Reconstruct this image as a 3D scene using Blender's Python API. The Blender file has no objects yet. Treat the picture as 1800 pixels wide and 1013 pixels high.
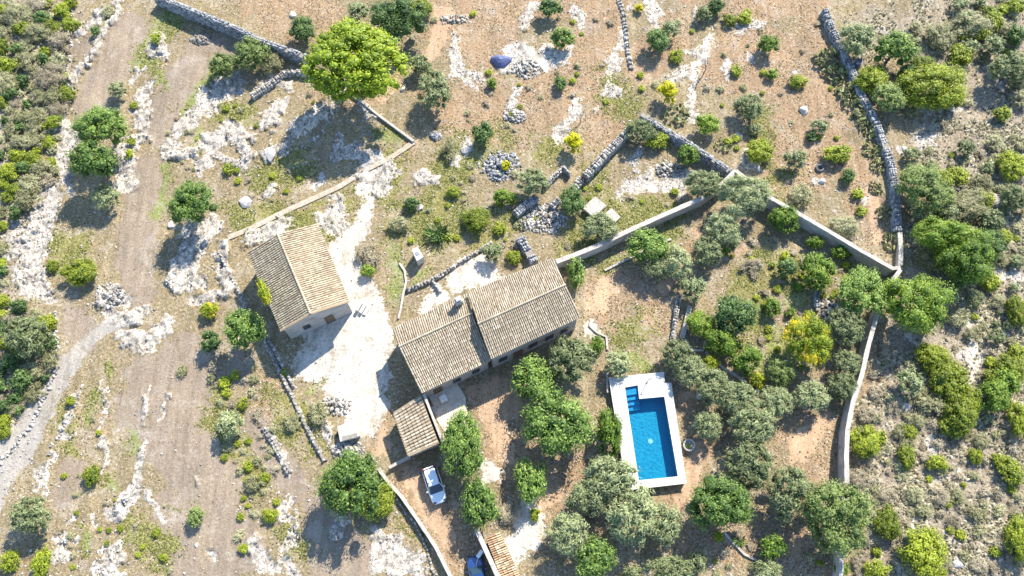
import bpy, math, random
import numpy as np
from mathutils import Vector
random.seed(7); rng = np.random.default_rng(11)
scene = bpy.context.scene
COL = scene.collection
R = math.radians

# ------------------------------------------------------------------ camera, light
FPX = 1559.0; CX, CY = 900.0, 506.5
TH = R(20); DIST = 107.0
CAM = np.array([0, -DIST*math.sin(TH), DIST*math.cos(TH)])
cam_d = bpy.data.cameras.new('camera'); cam = bpy.data.objects.new('camera', cam_d); COL.objects.link(cam)
cam.location = CAM; cam.rotation_euler = (TH, 0, 0)
cam_d.sensor_width = 36; cam_d.lens = FPX/1800*36; cam_d.clip_end = 6000; cam_d.clip_start = 0.5
scene.camera = cam
SUN_EL = R(43); sdx, sdy = 0.50, 0.866
w = bpy.data.worlds.new('World'); scene.world = w; w.use_nodes = True
nt = w.node_tree; nt.nodes.clear()
sky = nt.nodes.new('ShaderNodeTexSky'); sky.sky_type = 'NISHITA'; sky.sun_disc = False
sky.sun_elevation = SUN_EL; sky.sun_rotation = math.atan2(sdx, sdy)
sky.dust_density = 0.2; sky.ozone_density = 3.0; sky.air_density = 1.1
bg = nt.nodes.new('ShaderNodeBackground'); bg.inputs[1].default_value = 0.15
wo = nt.nodes.new('ShaderNodeOutputWorld')
nt.links.new(sky.outputs[0], bg.inputs[0]); nt.links.new(bg.outputs[0], wo.inputs[0])
sl = bpy.data.lights.new('sun', 'SUN'); sl.energy = 4.7; sl.angle = R(0.5); sl.color = (1.0, 0.92, 0.79)
so = bpy.data.objects.new('sun', sl); COL.objects.link(so)
so.rotation_euler = Vector((sdx*math.cos(SUN_EL), sdy*math.cos(SUN_EL), math.sin(SUN_EL))).to_track_quat('Z', 'Y').to_euler()
vs = scene.view_settings
vs.view_transform = 'Standard'; vs.look = 'None'; vs.gamma = 1; vs.use_curve_mapping = False; vs.exposure = 1.2

# ------------------------------------------------------------------ helpers
def G(px, py, h=0.0):
    u = (px-CX)/FPX; v = (CY-py)/FPX
    dy = v*math.cos(TH)+math.sin(TH); dz = v*math.sin(TH)-math.cos(TH)
    t = (CAM[2]-h)/(-dz)
    return np.array([u*t, CAM[1]+dy*t, h])
def unG(x, y, z=0.0):            # world -> photograph coordinates, used to lay the ground plan out
    rx, ry, rz = x-CAM[0], y-CAM[1], z-CAM[2]
    yc = ry*math.cos(TH)+rz*math.sin(TH); zc = -ry*math.sin(TH)+rz*math.cos(TH)
    return CX+FPX*rx/(-zc), CY-FPX*yc/(-zc)
def mpp(px, py):                 # metres per photo pixel on the ground
    return float(G(px+1, py)[0]-G(px, py)[0])

def hsh(ix, iy, s):
    n = (ix*374761393 + iy*668265263 + s*2147483647) & 0xffffffff
    n = ((n ^ (n >> 13))*1274126177) & 0xffffffff
    return ((n ^ (n >> 16)) & 0xffff)/65535.0
def vnoise(x, y, s=0):
    x = np.asarray(x, float); y = np.asarray(y, float)
    ix = np.floor(x).astype(np.int64); iy = np.floor(y).astype(np.int64)
    fx = x-ix; fy = y-iy; fx = fx*fx*(3-2*fx); fy = fy*fy*(3-2*fy)
    a = hsh(ix, iy, s); b = hsh(ix+1, iy, s); c = hsh(ix, iy+1, s); d = hsh(ix+1, iy+1, s)
    return (a*(1-fx)+b*fx)*(1-fy)+(c*(1-fx)+d*fx)*fy
def fbm(x, y, s=0, o=4):
    r = 0; a = 0.5; t = 0
    for i in range(o):
        r = r+a*vnoise(x*2**i+i*17.3, y*2**i-i*9.1, s+i); t += a; a *= 0.55
    return r/t

def mesh_np(name, V, F, cols=None, mats=None, smooth=False):
    me = bpy.data.meshes.new(name)
    V = np.asarray(V, np.float32); F = np.asarray(F, np.int32); k = F.shape[1]
    me.vertices.add(len(V)); me.vertices.foreach_set('co', V.ravel())
    me.loops.add(F.size); me.loops.foreach_set('vertex_index', F.ravel())
    me.polygons.add(len(F)); me.polygons.foreach_set('loop_start', np.arange(0, F.size, k, dtype=np.int32))
    me.polygons.foreach_set('loop_total', np.full(len(F), k, np.int32))
    if smooth: me.polygons.foreach_set('use_smooth', np.ones(len(F), bool))
    me.update(calc_edges=True)
    if cols is not None:                       # one float per vertex
        a = me.attributes.new('tone', 'FLOAT', 'POINT'); a.data.foreach_set('value', np.asarray(cols, np.float32))
    for m in (mats or []): me.materials.append(m)
    return me
def link(name, me, parent=None, loc=(0, 0, 0)):
    o = bpy.data.objects.new(name, me); COL.objects.link(o); o.location = loc
    if parent is not None: o.parent = parent
    return o
def tag(o, label=None, cat=None, group=None, kind=None):
    if label: o['label'] = label
    if cat: o['category'] = cat
    if group: o['group'] = group
    if kind: o['kind'] = kind
    return o
def thing(name, loc, label, cat, group=None, rz=0):
    o = bpy.data.objects.new(name, None); COL.objects.link(o); o.location = loc; o.rotation_euler = (0, 0, rz)
    o.empty_display_size = 0.2
    return tag(o, label, cat, group)

class MB:
    def __init__(s, org=(0, 0, 0)): s.v = []; s.f = []; s.o = np.array(org, float)
    def add(s, vs, fs):
        n = len(s.v); s.v += [tuple(np.asarray(p, float)-s.o) for p in vs]; s.f += [tuple(i+n for i in f) for f in fs]; return s
    def hexa(s, b, t):            # bottom 4, top 4 points in order
        return s.add(list(b)+list(t), [(3, 2, 1, 0), (4, 5, 6, 7), (0, 1, 5, 4), (1, 2, 6, 5), (2, 3, 7, 6), (3, 0, 4, 7)])
    def box(s, c, sz, rz=0, taper=1.0):
        x, y, z = [q/2 for q in sz]; ca, sa = math.cos(rz), math.sin(rz)
        def P(a, b, d, k=1): a, b = a*k, b*k; return (c[0]+a*ca-b*sa, c[1]+a*sa+b*ca, c[2]+d)
        cs = [(-x, -y), (x, -y), (x, y), (-x, y)]
        return s.hexa([P(a, b, -z) for a, b in cs], [P(a, b, z, taper) for a, b in cs])
    def tube(s, a, b, ra, rb, n=7, cap=True):
        a = Vector(a); b = Vector(b); d = (b-a).normalized()
        u = d.orthogonal().normalized(); v = d.cross(u)
        vs = []
        for p, r in ((a, ra), (b, rb)):
            for i in range(n):
                t = 2*math.pi*i/n; vs.append(p+u*math.cos(t)*r+v*math.sin(t)*r)
        fs = [(i, (i+1) % n, n+(i+1) % n, n+i) for i in range(n)]
        if cap: fs += [tuple(range(n-1, -1, -1)), tuple(range(n, 2*n))]
        return s.add(vs, fs)
    def mesh(s, name, mat, bevel=0, smooth=False):
        me = bpy.data.meshes.new(name); me.from_pydata(s.v, [], s.f)
        if bevel:
            import bmesh
            bm = bmesh.new(); bm.from_mesh(me)
            bmesh.ops.bevel(bm, geom=bm.edges[:], offset=bevel, segments=2, affect='EDGES'); bm.to_mesh(me); bm.free()
        if smooth: me.shade_smooth()
        me.materials.append(mat); me.update(); return me
    def build(s, name, mat, parent=None, bevel=0, smooth=False, loc=(0, 0, 0)):
        return link(name, s.mesh(name, mat, bevel, smooth), parent, loc)

def boxes(C, S, yaw, jit=0.12, tone=None):      # many jittered stone blocks as one array
    C = np.asarray(C, float); n = len(C); S = np.asarray(S, float)
    base = np.array([(-1, -1, -1), (1, -1, -1), (1, 1, -1), (-1, 1, -1), (-1, -1, 1), (1, -1, 1), (1, 1, 1), (-1, 1, 1)])*0.5
    P = base[None]*(1+rng.uniform(-jit, jit, (n, 8, 3))*2); P[:, 4:, :2] *= (0.85 if jit > .05 else 1)
    P = P*S[:, None, :]
    ca, sa = np.cos(yaw), np.sin(yaw)
    X = P[:, :, 0]*ca[:, None]-P[:, :, 1]*sa[:, None]; Y = P[:, :, 0]*sa[:, None]+P[:, :, 1]*ca[:, None]
    V = np.stack([X, Y, P[:, :, 2]], -1)+C[:, None, :]
    f = np.array([(4, 5, 6, 7), (0, 1, 5, 4), (1, 2, 6, 5), (2, 3, 7, 6), (3, 0, 4, 7)])
    F = (f[None]+np.arange(n)[:, None, None]*8).reshape(-1, 4)
    t = rng.uniform(0, 1, n) if tone is None else tone
    return V.reshape(-1, 3), F, np.repeat(t, 8)

# ------------------------------------------------------------------ materials
def mat(name):
    m = bpy.data.materials.new(name); m.use_nodes = True
    n = m.node_tree; b = n.nodes['Principled BSDF']; b.inputs['Specular IOR Level'].default_value = 0.25
    return m, n, b
def N(nt, t, **k):
    n = nt.nodes.new(t)
    for a, b in k.items(): setattr(n, a, b)
    return n
def noise(nt, scale, detail=5, rough=0.6, coord='obj', dist=0.0):
    tc = N(nt, 'ShaderNodeTexCoord'); x = N(nt, 'ShaderNodeTexNoise')
    x.inputs['Scale'].default_value = scale; x.inputs['Detail'].default_value = detail
    x.inputs['Roughness'].default_value = rough; x.inputs['Distortion'].default_value = dist
    nt.links.new(tc.outputs['Object'], x.inputs['Vector']); return x.outputs['Fac']
def ramp(nt, fac, stops):
    r = N(nt, 'ShaderNodeValToRGB'); e = r.color_ramp.elements
    while len(e) > 2: e.remove(e[-1])
    for i, (p, c) in enumerate(stops):
        q = e[i] if i < 2 else e.new(p)
        q.position = p; q.color = (*c, 1)
    nt.links.new(fac, r.inputs[0]); return r.outputs[0]
def math_(nt, op, a, b=None, clamp=False):
    m = N(nt, 'ShaderNodeMath', operation=op, use_clamp=clamp)
    for i, q in enumerate((a, b)):
        if q is None: continue
        if isinstance(q, (int, float)): m.inputs[i].default_value = q
        else: nt.links.new(q, m.inputs[i])
    return m.outputs[0]
def mix(nt, fac, a, b, mode='MIX'):
    m = N(nt, 'ShaderNodeMix', data_type='RGBA', blend_type=mode)
    for s, q in ((0, fac), (6, a), (7, b)):
        if isinstance(q, (int, float)): m.inputs[s].default_value = q
        elif isinstance(q, tuple): m.inputs[s].default_value = (*q, 1)
        else: nt.links.new(q, m.inputs[s])
    return m.outputs[2]
def bump(nt, b, h, strength=0.4, dist=0.05):
    n = N(nt, 'ShaderNodeBump'); n.inputs['Strength'].default_value = strength; n.inputs['Distance'].default_value = dist
    nt.links.new(h, n.inputs['Height']); nt.links.new(n.outputs[0], b.inputs['Normal'])
def attr(nt, name, out='Fac'):
    a = N(nt, 'ShaderNodeAttribute', attribute_name=name); return a.outputs[out]

def noisy(name, stops, scale=3, rough=0.9, tone=False, bs=0.4, detail=6, spec=0.2):
    m, n, b = mat(name); f = noise(n, scale, detail, 0.7)
    if tone: f = math_(n, 'ADD', math_(n, 'MULTIPLY', f, 0.55), math_(n, 'MULTIPLY', attr(n, 'tone'), 0.45))
    n.links.new(ramp(n, f, stops), b.inputs['Base Color']); b.inputs['Roughness'].default_value = rough
    b.inputs['Specular IOR Level'].default_value = spec
    if bs: bump(n, b, noise(n, scale*3, 6, 0.7), bs, 0.04)
    return m
def plain(name, c, rough=0.5, metal=0, spec=0.5, coat=0):
    m, n, b = mat(name); b.inputs['Roughness'].default_value = rough
    b.inputs['Metallic'].default_value = metal; b.inputs['Specular IOR Level'].default_value = spec
    b.inputs['Coat Weight'].default_value = coat
    f = noise(n, 5, 4); n.links.new(ramp(n, f, [(0.3, tuple(q*0.9 for q in c)), (0.7, tuple(min(1, q*1.05) for q in c))]), b.inputs['Base Color'])
    return m

M = {}
M['stone'] = noisy('dry_stone', [(0.25, (.13, .125, .12)), (0.5, (.33, .31, .28)), (0.78, (.55, .53, .48))], 2.2, tone=True)
M['greystone'] = noisy('grey_dry_stone', [(0.25, (.10, .105, .115)), (0.5, (.25, .26, .27)), (0.8, (.44, .44, .43))], 2.2, tone=True)
M['whitestone'] = noisy('limestone', [(0.2, (.14, .135, .13)), (0.5, (.36, .34, .32)), (0.8, (.60, .575, .54))], 1.8, tone=True)
M['mortar'] = noisy('wall_core', [(0.3, (.15, .14, .125)), (0.7, (.33, .30, .26))], 4)
M['plaster'] = noisy('weathered_plaster', [(0.25, (.27, .255, .235)), (0.5, (.44, .42, .39)), (0.75, (.58, .56, .52))], 1.2)
M['coping'] = noisy('pale_coping', [(0.3, (.24, .22, .19)), (0.5, (.40, .37, .33)), (0.68, (.50, .47, .43))], 2.0)
M['earthwall'] = noisy('earth_wall', [(0.3, (.26, .21, .15)), (0.5, (.38, .32, .25)), (0.68, (.50, .45, .37))], 2.2)
M['slab'] = noisy('stained_slab', [(0.3, (.22, .195, .165)), (0.5, (.40, .37, .32)), (0.68, (.54, .51, .46))], 2.4)
M['housewall'] = noisy('old_house_render', [(0.25, (.22, .21, .2)), (0.5, (.38, .36, .34)), (0.75, (.50, .47, .43))], 0.8)
M['concrete'] = noisy('pale_concrete', [(0.2, (.32, .31, .29)), (0.6, (.50, .49, .46)), (0.85, (.62, .61, .58))], 1.6)
M['white'] = noisy('white_paving', [(0.3, (.44, .425, .39)), (0.65, (.60, .585, .555))], 1.2, 0.6, bs=0.1)
M['paving'] = noisy('patio_paving', [(0.3, (.40, .35, .30)), (0.7, (.66, .60, .52))], 1.6, 0.7, bs=0.2)
M['wood'] = noisy('weathered_wood', [(0.3, (.10, .07, .045)), (0.7, (.22, .16, .11))], 6)
M['bark'] = noisy('bark', [(0.3, (.07, .055, .045)), (0.7, (.19, .16, .13))], 5)
M['dead'] = noisy('bare_branches', [(0.3, (.15, .13, .12)), (0.7, (.32, .29, .26))], 5, bs=0)
M['glassdark'] = plain('dark_glass', (.012, .03, .05), 0.06, 0, 0.8)
M['frame'] = plain('brown_frame', (.12, .07, .04), 0.5)
M['rubber'] = plain('black_rubber', (.02, .02, .02), 0.8)
M['metal'] = plain('grey_metal', (.35, .36, .38), 0.35, 0.7)
M['trim'] = plain('black_trim', (.025, .027, .03), 0.45)
M['whitepaint'] = plain('white_car_paint', (.72, .76, .80), 0.22, 0, 0.6, 0.6)
M['bluepaint'] = plain('blue_car_paint', (.012, .05, .17), 0.18, 0.1, 0.6, 0.8)
M['whiteobj'] = plain('white_plastic', (.75, .76, .74), 0.4)

def tile_mat(name, stops, lichen, lf):
    m, n, b = mat(name)
    f = math_(n, 'ADD', math_(n, 'MULTIPLY', attr(n, 'tone'), 0.6), math_(n, 'MULTIPLY', noise(n, 1.1, 5, .7), 0.4))
    c = ramp(n, f, stops)
    l = ramp(n, noise(n, 0.55, 6, 0.75), [(lf, (0, 0, 0)), (lf+0.12, (1, 1, 1))])
    c = mix(n, l, c, lichen)
    n.links.new(c, b.inputs['Base Color']); b.inputs['Roughness'].default_value = 0.9
    bump(n, b, noise(n, 14, 5, .7), .3, .02); return m
M['tile_main'] = tile_mat('sun_bleached_clay_tile', [(0.2, (.25, .195, .13)), (0.5, (.36, .30, .215)), (0.8, (.46, .40, .305))], (.30, .25, .18), .48)
M['tile_small'] = tile_mat('yellowed_clay_tile', [(0.2, (.28, .215, .145)), (0.5, (.39, .325, .22)), (0.8, (.48, .42, .30))], (.33, .26, .18), .50)
M['tile_orange'] = tile_mat('orange_clay_tile', [(0.2, (.30, .17, .09)), (0.5, (.55, .37, .21)), (0.8, (.68, .53, .34))], (.50, .36, .24), .60)
M['pan'] = noisy('roof_pan', [(0.3, (.20, .15, .10)), (0.7, (.33, .265, .185))], 3)

def leaf_mat(name, dark, mid, light, trans=0.3, patch=None):
    m = bpy.data.materials.new(name); m.use_nodes = True; n = m.node_tree; n.nodes.clear()
    oi = N(n, 'ShaderNodeObjectInfo')
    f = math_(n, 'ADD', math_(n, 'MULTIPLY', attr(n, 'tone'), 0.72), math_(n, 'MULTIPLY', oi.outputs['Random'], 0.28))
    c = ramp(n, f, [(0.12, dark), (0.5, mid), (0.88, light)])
    if patch:
        pf = ramp(n, noise(n, 1.6, 3, .5), [(0.52, (0, 0, 0)), (0.62, (1, 1, 1))]); c = mix(n, math_(n, 'MULTIPLY', pf, 0.8), c, patch)
    d = N(n, 'ShaderNodeBsdfPrincipled'); d.inputs['Roughness'].default_value = 0.55; d.inputs['Specular IOR Level'].default_value = 0.35
    t = N(n, 'ShaderNodeBsdfTranslucent'); mx = N(n, 'ShaderNodeMixShader'); mx.inputs[0].default_value = trans
    n.links.new(c, d.inputs['Base Color']); n.links.new(c, t.inputs['Color'])
    n.links.new(d.outputs[0], mx.inputs[1]); n.links.new(t.outputs[0], mx.inputs[2])
    o = N(n, 'ShaderNodeOutputMaterial'); n.links.new(mx.outputs[0], o.inputs[0]); return m
L = {}
L['carob'] = leaf_mat('carob_leaf', (.035, .075, .012), (.145, .235, .035), (.36, .47, .11), .16)
L['pine'] = leaf_mat('pine_needles', (.045, .08, .003), (.20, .28, .006), (.43, .50, .015), .08)
L['olive'] = leaf_mat('olive_leaf', (.07, .09, .03), (.225, .265, .115), (.44, .48, .25), .14)
L['citrus'] = leaf_mat('citrus_leaf', (.035, .08, .008), (.14, .23, .018), (.34, .43, .05), .16)
L['dark'] = leaf_mat('dark_leaf', (.025, .055, .015), (.09, .16, .035), (.26, .35, .10), .15)
L['lentisk'] = leaf_mat('lentisk_leaf', (.055, .085, .006), (.225, .275, .014), (.43, .48, .035), .16)
L['grey'] = leaf_mat('grey_scrub_leaf', (.10, .10, .04), (.27, .265, .125), (.48, .47, .28), .15)
L['brown'] = leaf_mat('dry_scrub_leaf', (.14, .115, .065), (.34, .29, .19), (.58, .52, .38), .15)
L['yellow'] = leaf_mat('yellow_leaf', (.28, .27, .005), (.55, .53, .005), (.75, .70, .01), .3)
L['autumn'] = leaf_mat('yellow_green_leaf', (.09, .14, .008), (.28, .35, .01), (.48, .52, .03), .22, (.68, .52, .015))
L['pale'] = leaf_mat('pale_green_leaf', (.05, .085, .018), (.18, .245, .06), (.38, .44, .15), .16)
L['cactus'] = leaf_mat('cactus_pad', (.07, .09, .03), (.19, .21, .08), (.38, .36, .17), .05)

# ------------------------------------------------------------------ ground plan
# strokes: layer -> chains of (x, y, radius) in the coordinates of the plan
STR = {
'rock': [
 [(95,330,16),(70,390,24),(48,450,28),(55,500,28),(90,520,14)],[(25,400,14),(12,450,10)],[(212,0,6),(205,30,5),(180,62,7),(165,92,9),(145,120,9),(120,152,10)],
 [(108,212,15),(125,240,18),(105,290,10),(128,340,8)],[(140,60,12),(180,20,10)],[(272,62,6),(272,95,12),(292,98,9),(283,70,8)],[(250,120,4),(232,150,6)],
 [(268,140,6),(250,180,12),(247,215,16),(262,240,7),(215,262,14),(232,290,12),(205,330,9),(240,330,5),(215,300,10)],
 [(405,150,22),(375,165,22),(350,195,18),(310,240,8),(298,268,11),(335,272,16)],[(350,300,10),(380,250,14),(402,232,10),(432,262,9),(425,300,7),(360,250,10)],[(400,215,8),(445,245,8)],
 [(375,395,18),(345,415,26),(325,470,24),(310,500,14)],[(395,430,10),(390,480,12),(405,510,10),(340,530,7)],[(330,495,14),(360,500,8)],
 [(440,420,15),(480,405,12)],[(505,390,12),(470,395,8)],[(510,158,9),(480,140,10),(458,165,9)],[(470,215,16),(500,180,10)],[(560,200,16),(520,232,15),(500,262,9),(475,272,12)],
 [(585,180,9),(610,165,6)],[(597,245,9),(592,280,7)],[(640,190,9),(655,205,7)],[(620,270,17),(655,275,14),(680,300,22)],[(665,320,26),(640,310,16)],
 [(570,312,8),(550,330,5)],[(592,360,14),(560,385,10),(600,395,16)],[(742,312,16),(765,318,10)],[(820,258,14),(805,285,8)],[(480,330,8),(470,345,8)],
 [(180,665,3),(184,715,5),(180,760,3),(184,800,5),(178,832,4)],[(263,690,3),(250,740,4)],[(297,695,4),(280,740,3)],[(256,775,5),(250,810,6),(242,840,8),(238,862,8)],
 [(232,868,13),(208,905,12),(192,895,9)],[(258,872,7),(275,895,6),(290,915,6)],[(70,838,12),(78,868,7)],[(108,945,9),(112,975,9),(90,985,7)],[(130,960,6),(135,940,4)],[(195,975,17),(200,1005,14),(165,1000,10)],[(215,955,7),(220,985,6)],
 [(142,683,4),(118,735,5),(103,765,5)],[(130,760,5),(112,770,4)],[(97,795,4),(85,820,5),(62,830,6)],[(132,905,6),(122,922,5)],[(162,905,6),(168,930,5)],
 [(275,585,16),(300,560,9)],[(225,600,14),(250,605,16),(215,590,12)],[(200,512,14),(180,530,10),(215,530,12)],[(190,555,10),(225,560,14),(255,545,10)],[(345,835,5),(347,855,3)],[(370,970,6),(375,985,4)],
 [(505,905,14),(522,935,10),(498,965,8)],[(490,900,8),(510,870,5)],[(448,945,12),(455,985,13),(480,1000,12)],[(500,985,10),(520,1010,10)],[(680,955,22),(700,985,30),(735,995,18)],[(660,935,12),(665,1000,10)],
 [(478,765,5),(492,795,7),(505,830,6)],[(605,910,12),(590,940,10)],[(150,640,0.1)],
 [(803,65,4),(798,105,9),(812,125,7),(845,135,6)],[(890,115,16),(925,100,13),(905,75,10)],[(960,92,16),(985,110,10)],[(925,28,11),(940,8,10),(918,45,7)],[(1018,25,11),(1022,48,8),(1010,12,8)],
 [(1090,75,9),(1078,105,10),(1082,120,6)],[(1078,155,11),(1095,165,5),(1060,162,4)],[(1143,8,12),(1150,28,12)],[(1105,15,8)],[(1222,18,5),(1220,35,4)],[(1242,65,4),(1245,85,5),(1232,98,11),(1200,88,3)],
 [(1205,128,8),(1180,138,8)],[(1280,115,7),(1278,135,6)],[(1215,150,5),(1208,190,7),(1222,212,6)],[(1300,45,12),(1340,42,8)],[(1312,95,6),(1325,110,5)],[(1015,182,7),(1005,205,7),(982,235,13),(992,245,8)],[(1050,195,6)],
 [(910,160,5),(905,178,5),(890,182,7)],[(1120,268,10),(1115,290,8)],[(1140,305,9),(1100,330,8),(1085,345,8)],[(1170,325,15),(1205,315,12),(1195,340,8)],[(1310,278,10),(1325,295,8)],[(1300,290,4)],[(1435,318,7),(1442,325,4)],
 [(1520,350,4),(1518,362,3)],[(1470,372,4)],[(1600,192,9),(1650,190,10),(1690,195,6)],[(1620,248,15),(1640,255,8)],[(1585,262,7)],[(1730,110,7),(1745,130,9),(1770,150,10),(1790,170,7)],[(1560,60,9),(1545,45,6)],[(1640,240,9)],
 [(1750,345,9),(1762,362,6)],[(1757,410,6),(1760,440,5)],[(1745,470,8),(1790,490,12)],[(1692,618,8),(1712,640,13),(1725,625,8)],[(1597,597,9),(1610,605,6)],[(1588,712,9),(1580,700,5)],[(1640,775,9),(1645,800,6)],[(1676,740,3),(1670,760,5)],
 [(1713,690,4),(1720,740,5)],[(1655,790,4)],[(1680,985,7),(1688,998,6)],[(1645,1000,8),(1640,1010,8)],[(1660,930,4),(1680,960,4)],[(1455,735,0.1)],[(450,275,5)],[(430,355,5)],[(655,935,6)],[(190,120,0.1)],
 [(1460,545,8),(1475,535,9)],[(1425,670,6)],[(1330,690,6)],[(960,1005,0.1)],[(945,360,5)],[(580,770,7),(570,740,6)]],
'gravel': [
 [(800,70,5),(800,130,8),(830,150,5)],[(890,90,10),(960,110,14),(1000,90,6)],[(1090,60,5),(1075,130,6)],[(1140,0,8),(1155,50,6)],[(1250,60,4),(1220,120,8),(1212,210,5)],[(1015,170,5),(985,240,7)],[(1310,270,6),(1340,300,5)],[(1100,330,7),(1200,330,8)],[(670,290,12),(640,330,12)],[(590,350,8),(600,390,10)],[(500,400,8),(470,420,8)],[(260,600,14),(220,590,12)],[(300,560,8),(280,580,12)],
 [(650,350,10),(642,380,12),(630,410,18),(600,430,22)],[(590,400,12),(580,375,6)],[(600,450,24),(625,500,30),(650,540,28)],[(640,590,52),(625,640,62),(620,680,50)],[(575,600,46),(545,640,28)],[(650,720,32),(615,760,20)],
 [(850,475,26),(820,480,26),(805,500,16)],[(770,520,18),(745,545,14)],[(860,820,16),(872,835,14),(855,840,12)],[(1035,575,14),(1050,590,10)],[(880,500,14)],[(615,720,20),(590,705,12)],[(905,960,22),(930,900,20),(930,940,24)],[(895,990,18)],
 [(1690,825,3),(1655,845,3),(1620,880,3),(1610,915,5),(1590,950,6),(1580,1000,8)],[(1715,440,5),(1700,500,5),(1695,560,8),(1710,620,7),(1705,680,6)]],
'grass': [
 [(300,40,24),(255,90,18),(240,120,12)],[(290,150,8),(265,110,10)],[(385,125,14),(350,160,12),(325,195,9)],[(292,295,10),(288,350,8),(270,380,10)],[(195,640,6),(190,660,5)],[(165,690,12),(155,740,10)],[(190,25,10),(175,60,10)],[(150,960,12),(145,930,8)],[(205,860,9),(190,845,8)],
 [(690,440,11),(700,480,15),(695,520,14)],[(745,480,10),(730,500,8)],[(820,545,9),(790,560,6)],[(350,230,8),(345,262,8)],[(240,790,8),(235,760,5)],[(1130,640,14),(1090,620,14)],[(1330,560,24),(1380,620,24),(1330,650,16)],[(1400,520,22)],[(1190,405,14),(1060,470,10)],[(700,240,10),(670,240,14)],[(520,300,16)],[(560,660,7),(545,690,8)]],
'weed': [
 [(690,270,16),(705,300,18),(690,345,20)],[(750,400,34),(790,380,40)],[(700,410,22)],[(850,410,32),(900,390,20)],[(1010,440,26),(1060,350,26)],[(520,290,30),(470,310,26)],[(420,380,20),(560,390,26),(640,340,10)],[(400,740,40),(420,800,26),(390,700,24)],[(450,850,28),(470,780,24)],
 [(530,720,18),(560,760,16),(545,790,12)],[(540,960,20),(510,930,12)],[(1100,370,30),(1180,380,18)],[(1050,310,20)],[(1320,500,40),(1280,600,30)],[(1400,490,30),(1350,460,30)],[(1100,590,26),(1130,570,20)],[(100,430,22),(140,430,20),(110,470,14)],[(430,200,18),(300,190,8)],[(880,240,24),(800,300,26)],[(960,260,30)],[(290,960,40),(240,930,20)],[(110,720,12),(130,830,16)],[(320,880,20)],
 [(800,240,16),(760,350,20)],[(1100,190,24),(1060,130,18)],[(1160,240,20)],[(650,600,0.1)],[(1330,200,16),(1380,330,30)],[(1490,480,20)],[(480,690,20),(510,770,14)],[(720,910,10),(745,960,8)],[(225,790,8)]],
'earth': [
 [(760,-10,30),(900,-5,34),(1080,0,30)],[(1200,0,20),(1330,5,26),(1440,15,20)],[(440,5,24),(560,5,26)],
 [(860,60,60),(780,40,40)],[(760,170,30),(790,200,34),(850,180,50)],[(960,170,56),(900,220,40)],[(1010,130,56),(1050,60,44)],[(1060,220,40)],[(1130,110,40),(1180,60,40)],[(1280,110,56),(1350,110,60)],[(1400,150,56),(1440,220,56)],[(1330,240,30),(1420,300,46)],[(1380,300,40)],[(1500,280,30),(1520,360,26),(1540,420,12)],
 [(560,40,46),(490,30,40)],[(1430,60,30)],[(860,700,40),(900,720,46)],[(880,770,40),(920,860,40)],[(1000,820,40),(960,740,50)],[(720,840,34),(760,900,40),(800,960,46)],[(1230,790,34),(1200,870,30)],[(1210,720,26),(1190,690,16)],[(1300,940,50),(1240,950,44)],[(1400,950,46),(1440,990,40)],[(1070,500,32),(1060,550,34)],[(1130,510,34),(1160,560,24)],[(1230,420,14),(1200,470,22)],
 [(1270,450,26)],[(1300,430,20)],[(1090,690,8),(1060,660,14)],[(1420,770,46),(1440,820,36)],[(1370,760,26)],[(980,600,14)],[(680,130,30),(640,160,30),(560,165,16)],[(650,700,0.1)],[(660,790,14),(680,720,16)],[(290,120,10),(300,135,8)],[(480,680,18),(450,740,16)],[(330,700,20),(370,650,16)],[(1540,660,20),(1520,820,12)],[(90,580,6),(88,620,5)],[(180,720,5),(188,760,6)],[(720,260,16)],[(590,560,0.1)],[(1100,880,60),(1000,900,40)]],
'dirt': [
 [(220,50,34),(190,130,36),(150,185,24)],[(400,95,44),(350,110,34),(310,160,34),(275,230,28)],[(265,300,32),(250,380,38),(235,450,32),(245,510,28)],[(130,560,26),(150,600,24)],[(330,640,60),(290,720,70),(260,660,40)],[(230,720,34),(330,800,60),(380,860,50)],[(130,830,30),(110,870,24)],[(320,900,50),(420,960,50),(340,990,40)],[(150,110,16),(135,30,14)],[(200,560,20)],[(440,740,22),(520,860,26)],
 [(610,780,0.1)],[(420,650,30)],[(90,500,0.1)],[(600,990,60),(560,900,30)]],
'sand': [[(835,690,16),(885,690,26),(905,720,18)],[(865,720,22),(880,770,22),(895,800,16)],[(735,850,16),(715,830,12),(760,900,20),(790,950,12)],[(1225,795,16),(1215,850,14),(1195,880,12)],[(1215,690,10),(1200,700,8)],[(1420,770,26),(1400,800,20),(1450,740,16)],
 [(1070,500,16),(1050,540,14)],[(1180,470,10),(1165,510,10)],[(940,900,16),(980,860,10)],[(1290,950,12)],[(780,30,20),(760,90,14)],[(690,150,14),(670,170,10)],[(1230,410,10)],[(670,790,12),(675,760,8)],[(1545,420,8),(1530,330,8)]],
'road': [[(-30,880,34),(20,800,30),(60,740,26),(95,680,22),(135,620,13),(185,575,11),(240,560,10)]],
'scrub': [
 [(40,60,90),(20,200,90)],[(20,330,50),(0,480,60)],[(20,620,60),(0,720,60)],[(1700,60,110),(1800,200,100)],[(1700,260,90),(1800,400,110)],[(1700,450,110),(1800,560,110)],[(1650,600,90),(1750,700,110)],[(1620,760,100),(1780,840,110)],[(1640,920,110),(1780,990,110)],[(1560,960,50),(1540,850,30),(1530,740,30)],[(1600,640,50)],[(1540,60,50)]],
}
W_, H_ = 1800, 1013
xs = np.concatenate([-np.geomspace(2600, 78, 16), np.arange(-76, 76.01, 0.18), np.geomspace(78, 2600, 16)])
ys = np.concatenate([-np.geomspace(2600, 40, 18), np.arange(-38.5, 47.01, 0.18), np.geomspace(49, 2600, 18)])
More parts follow.
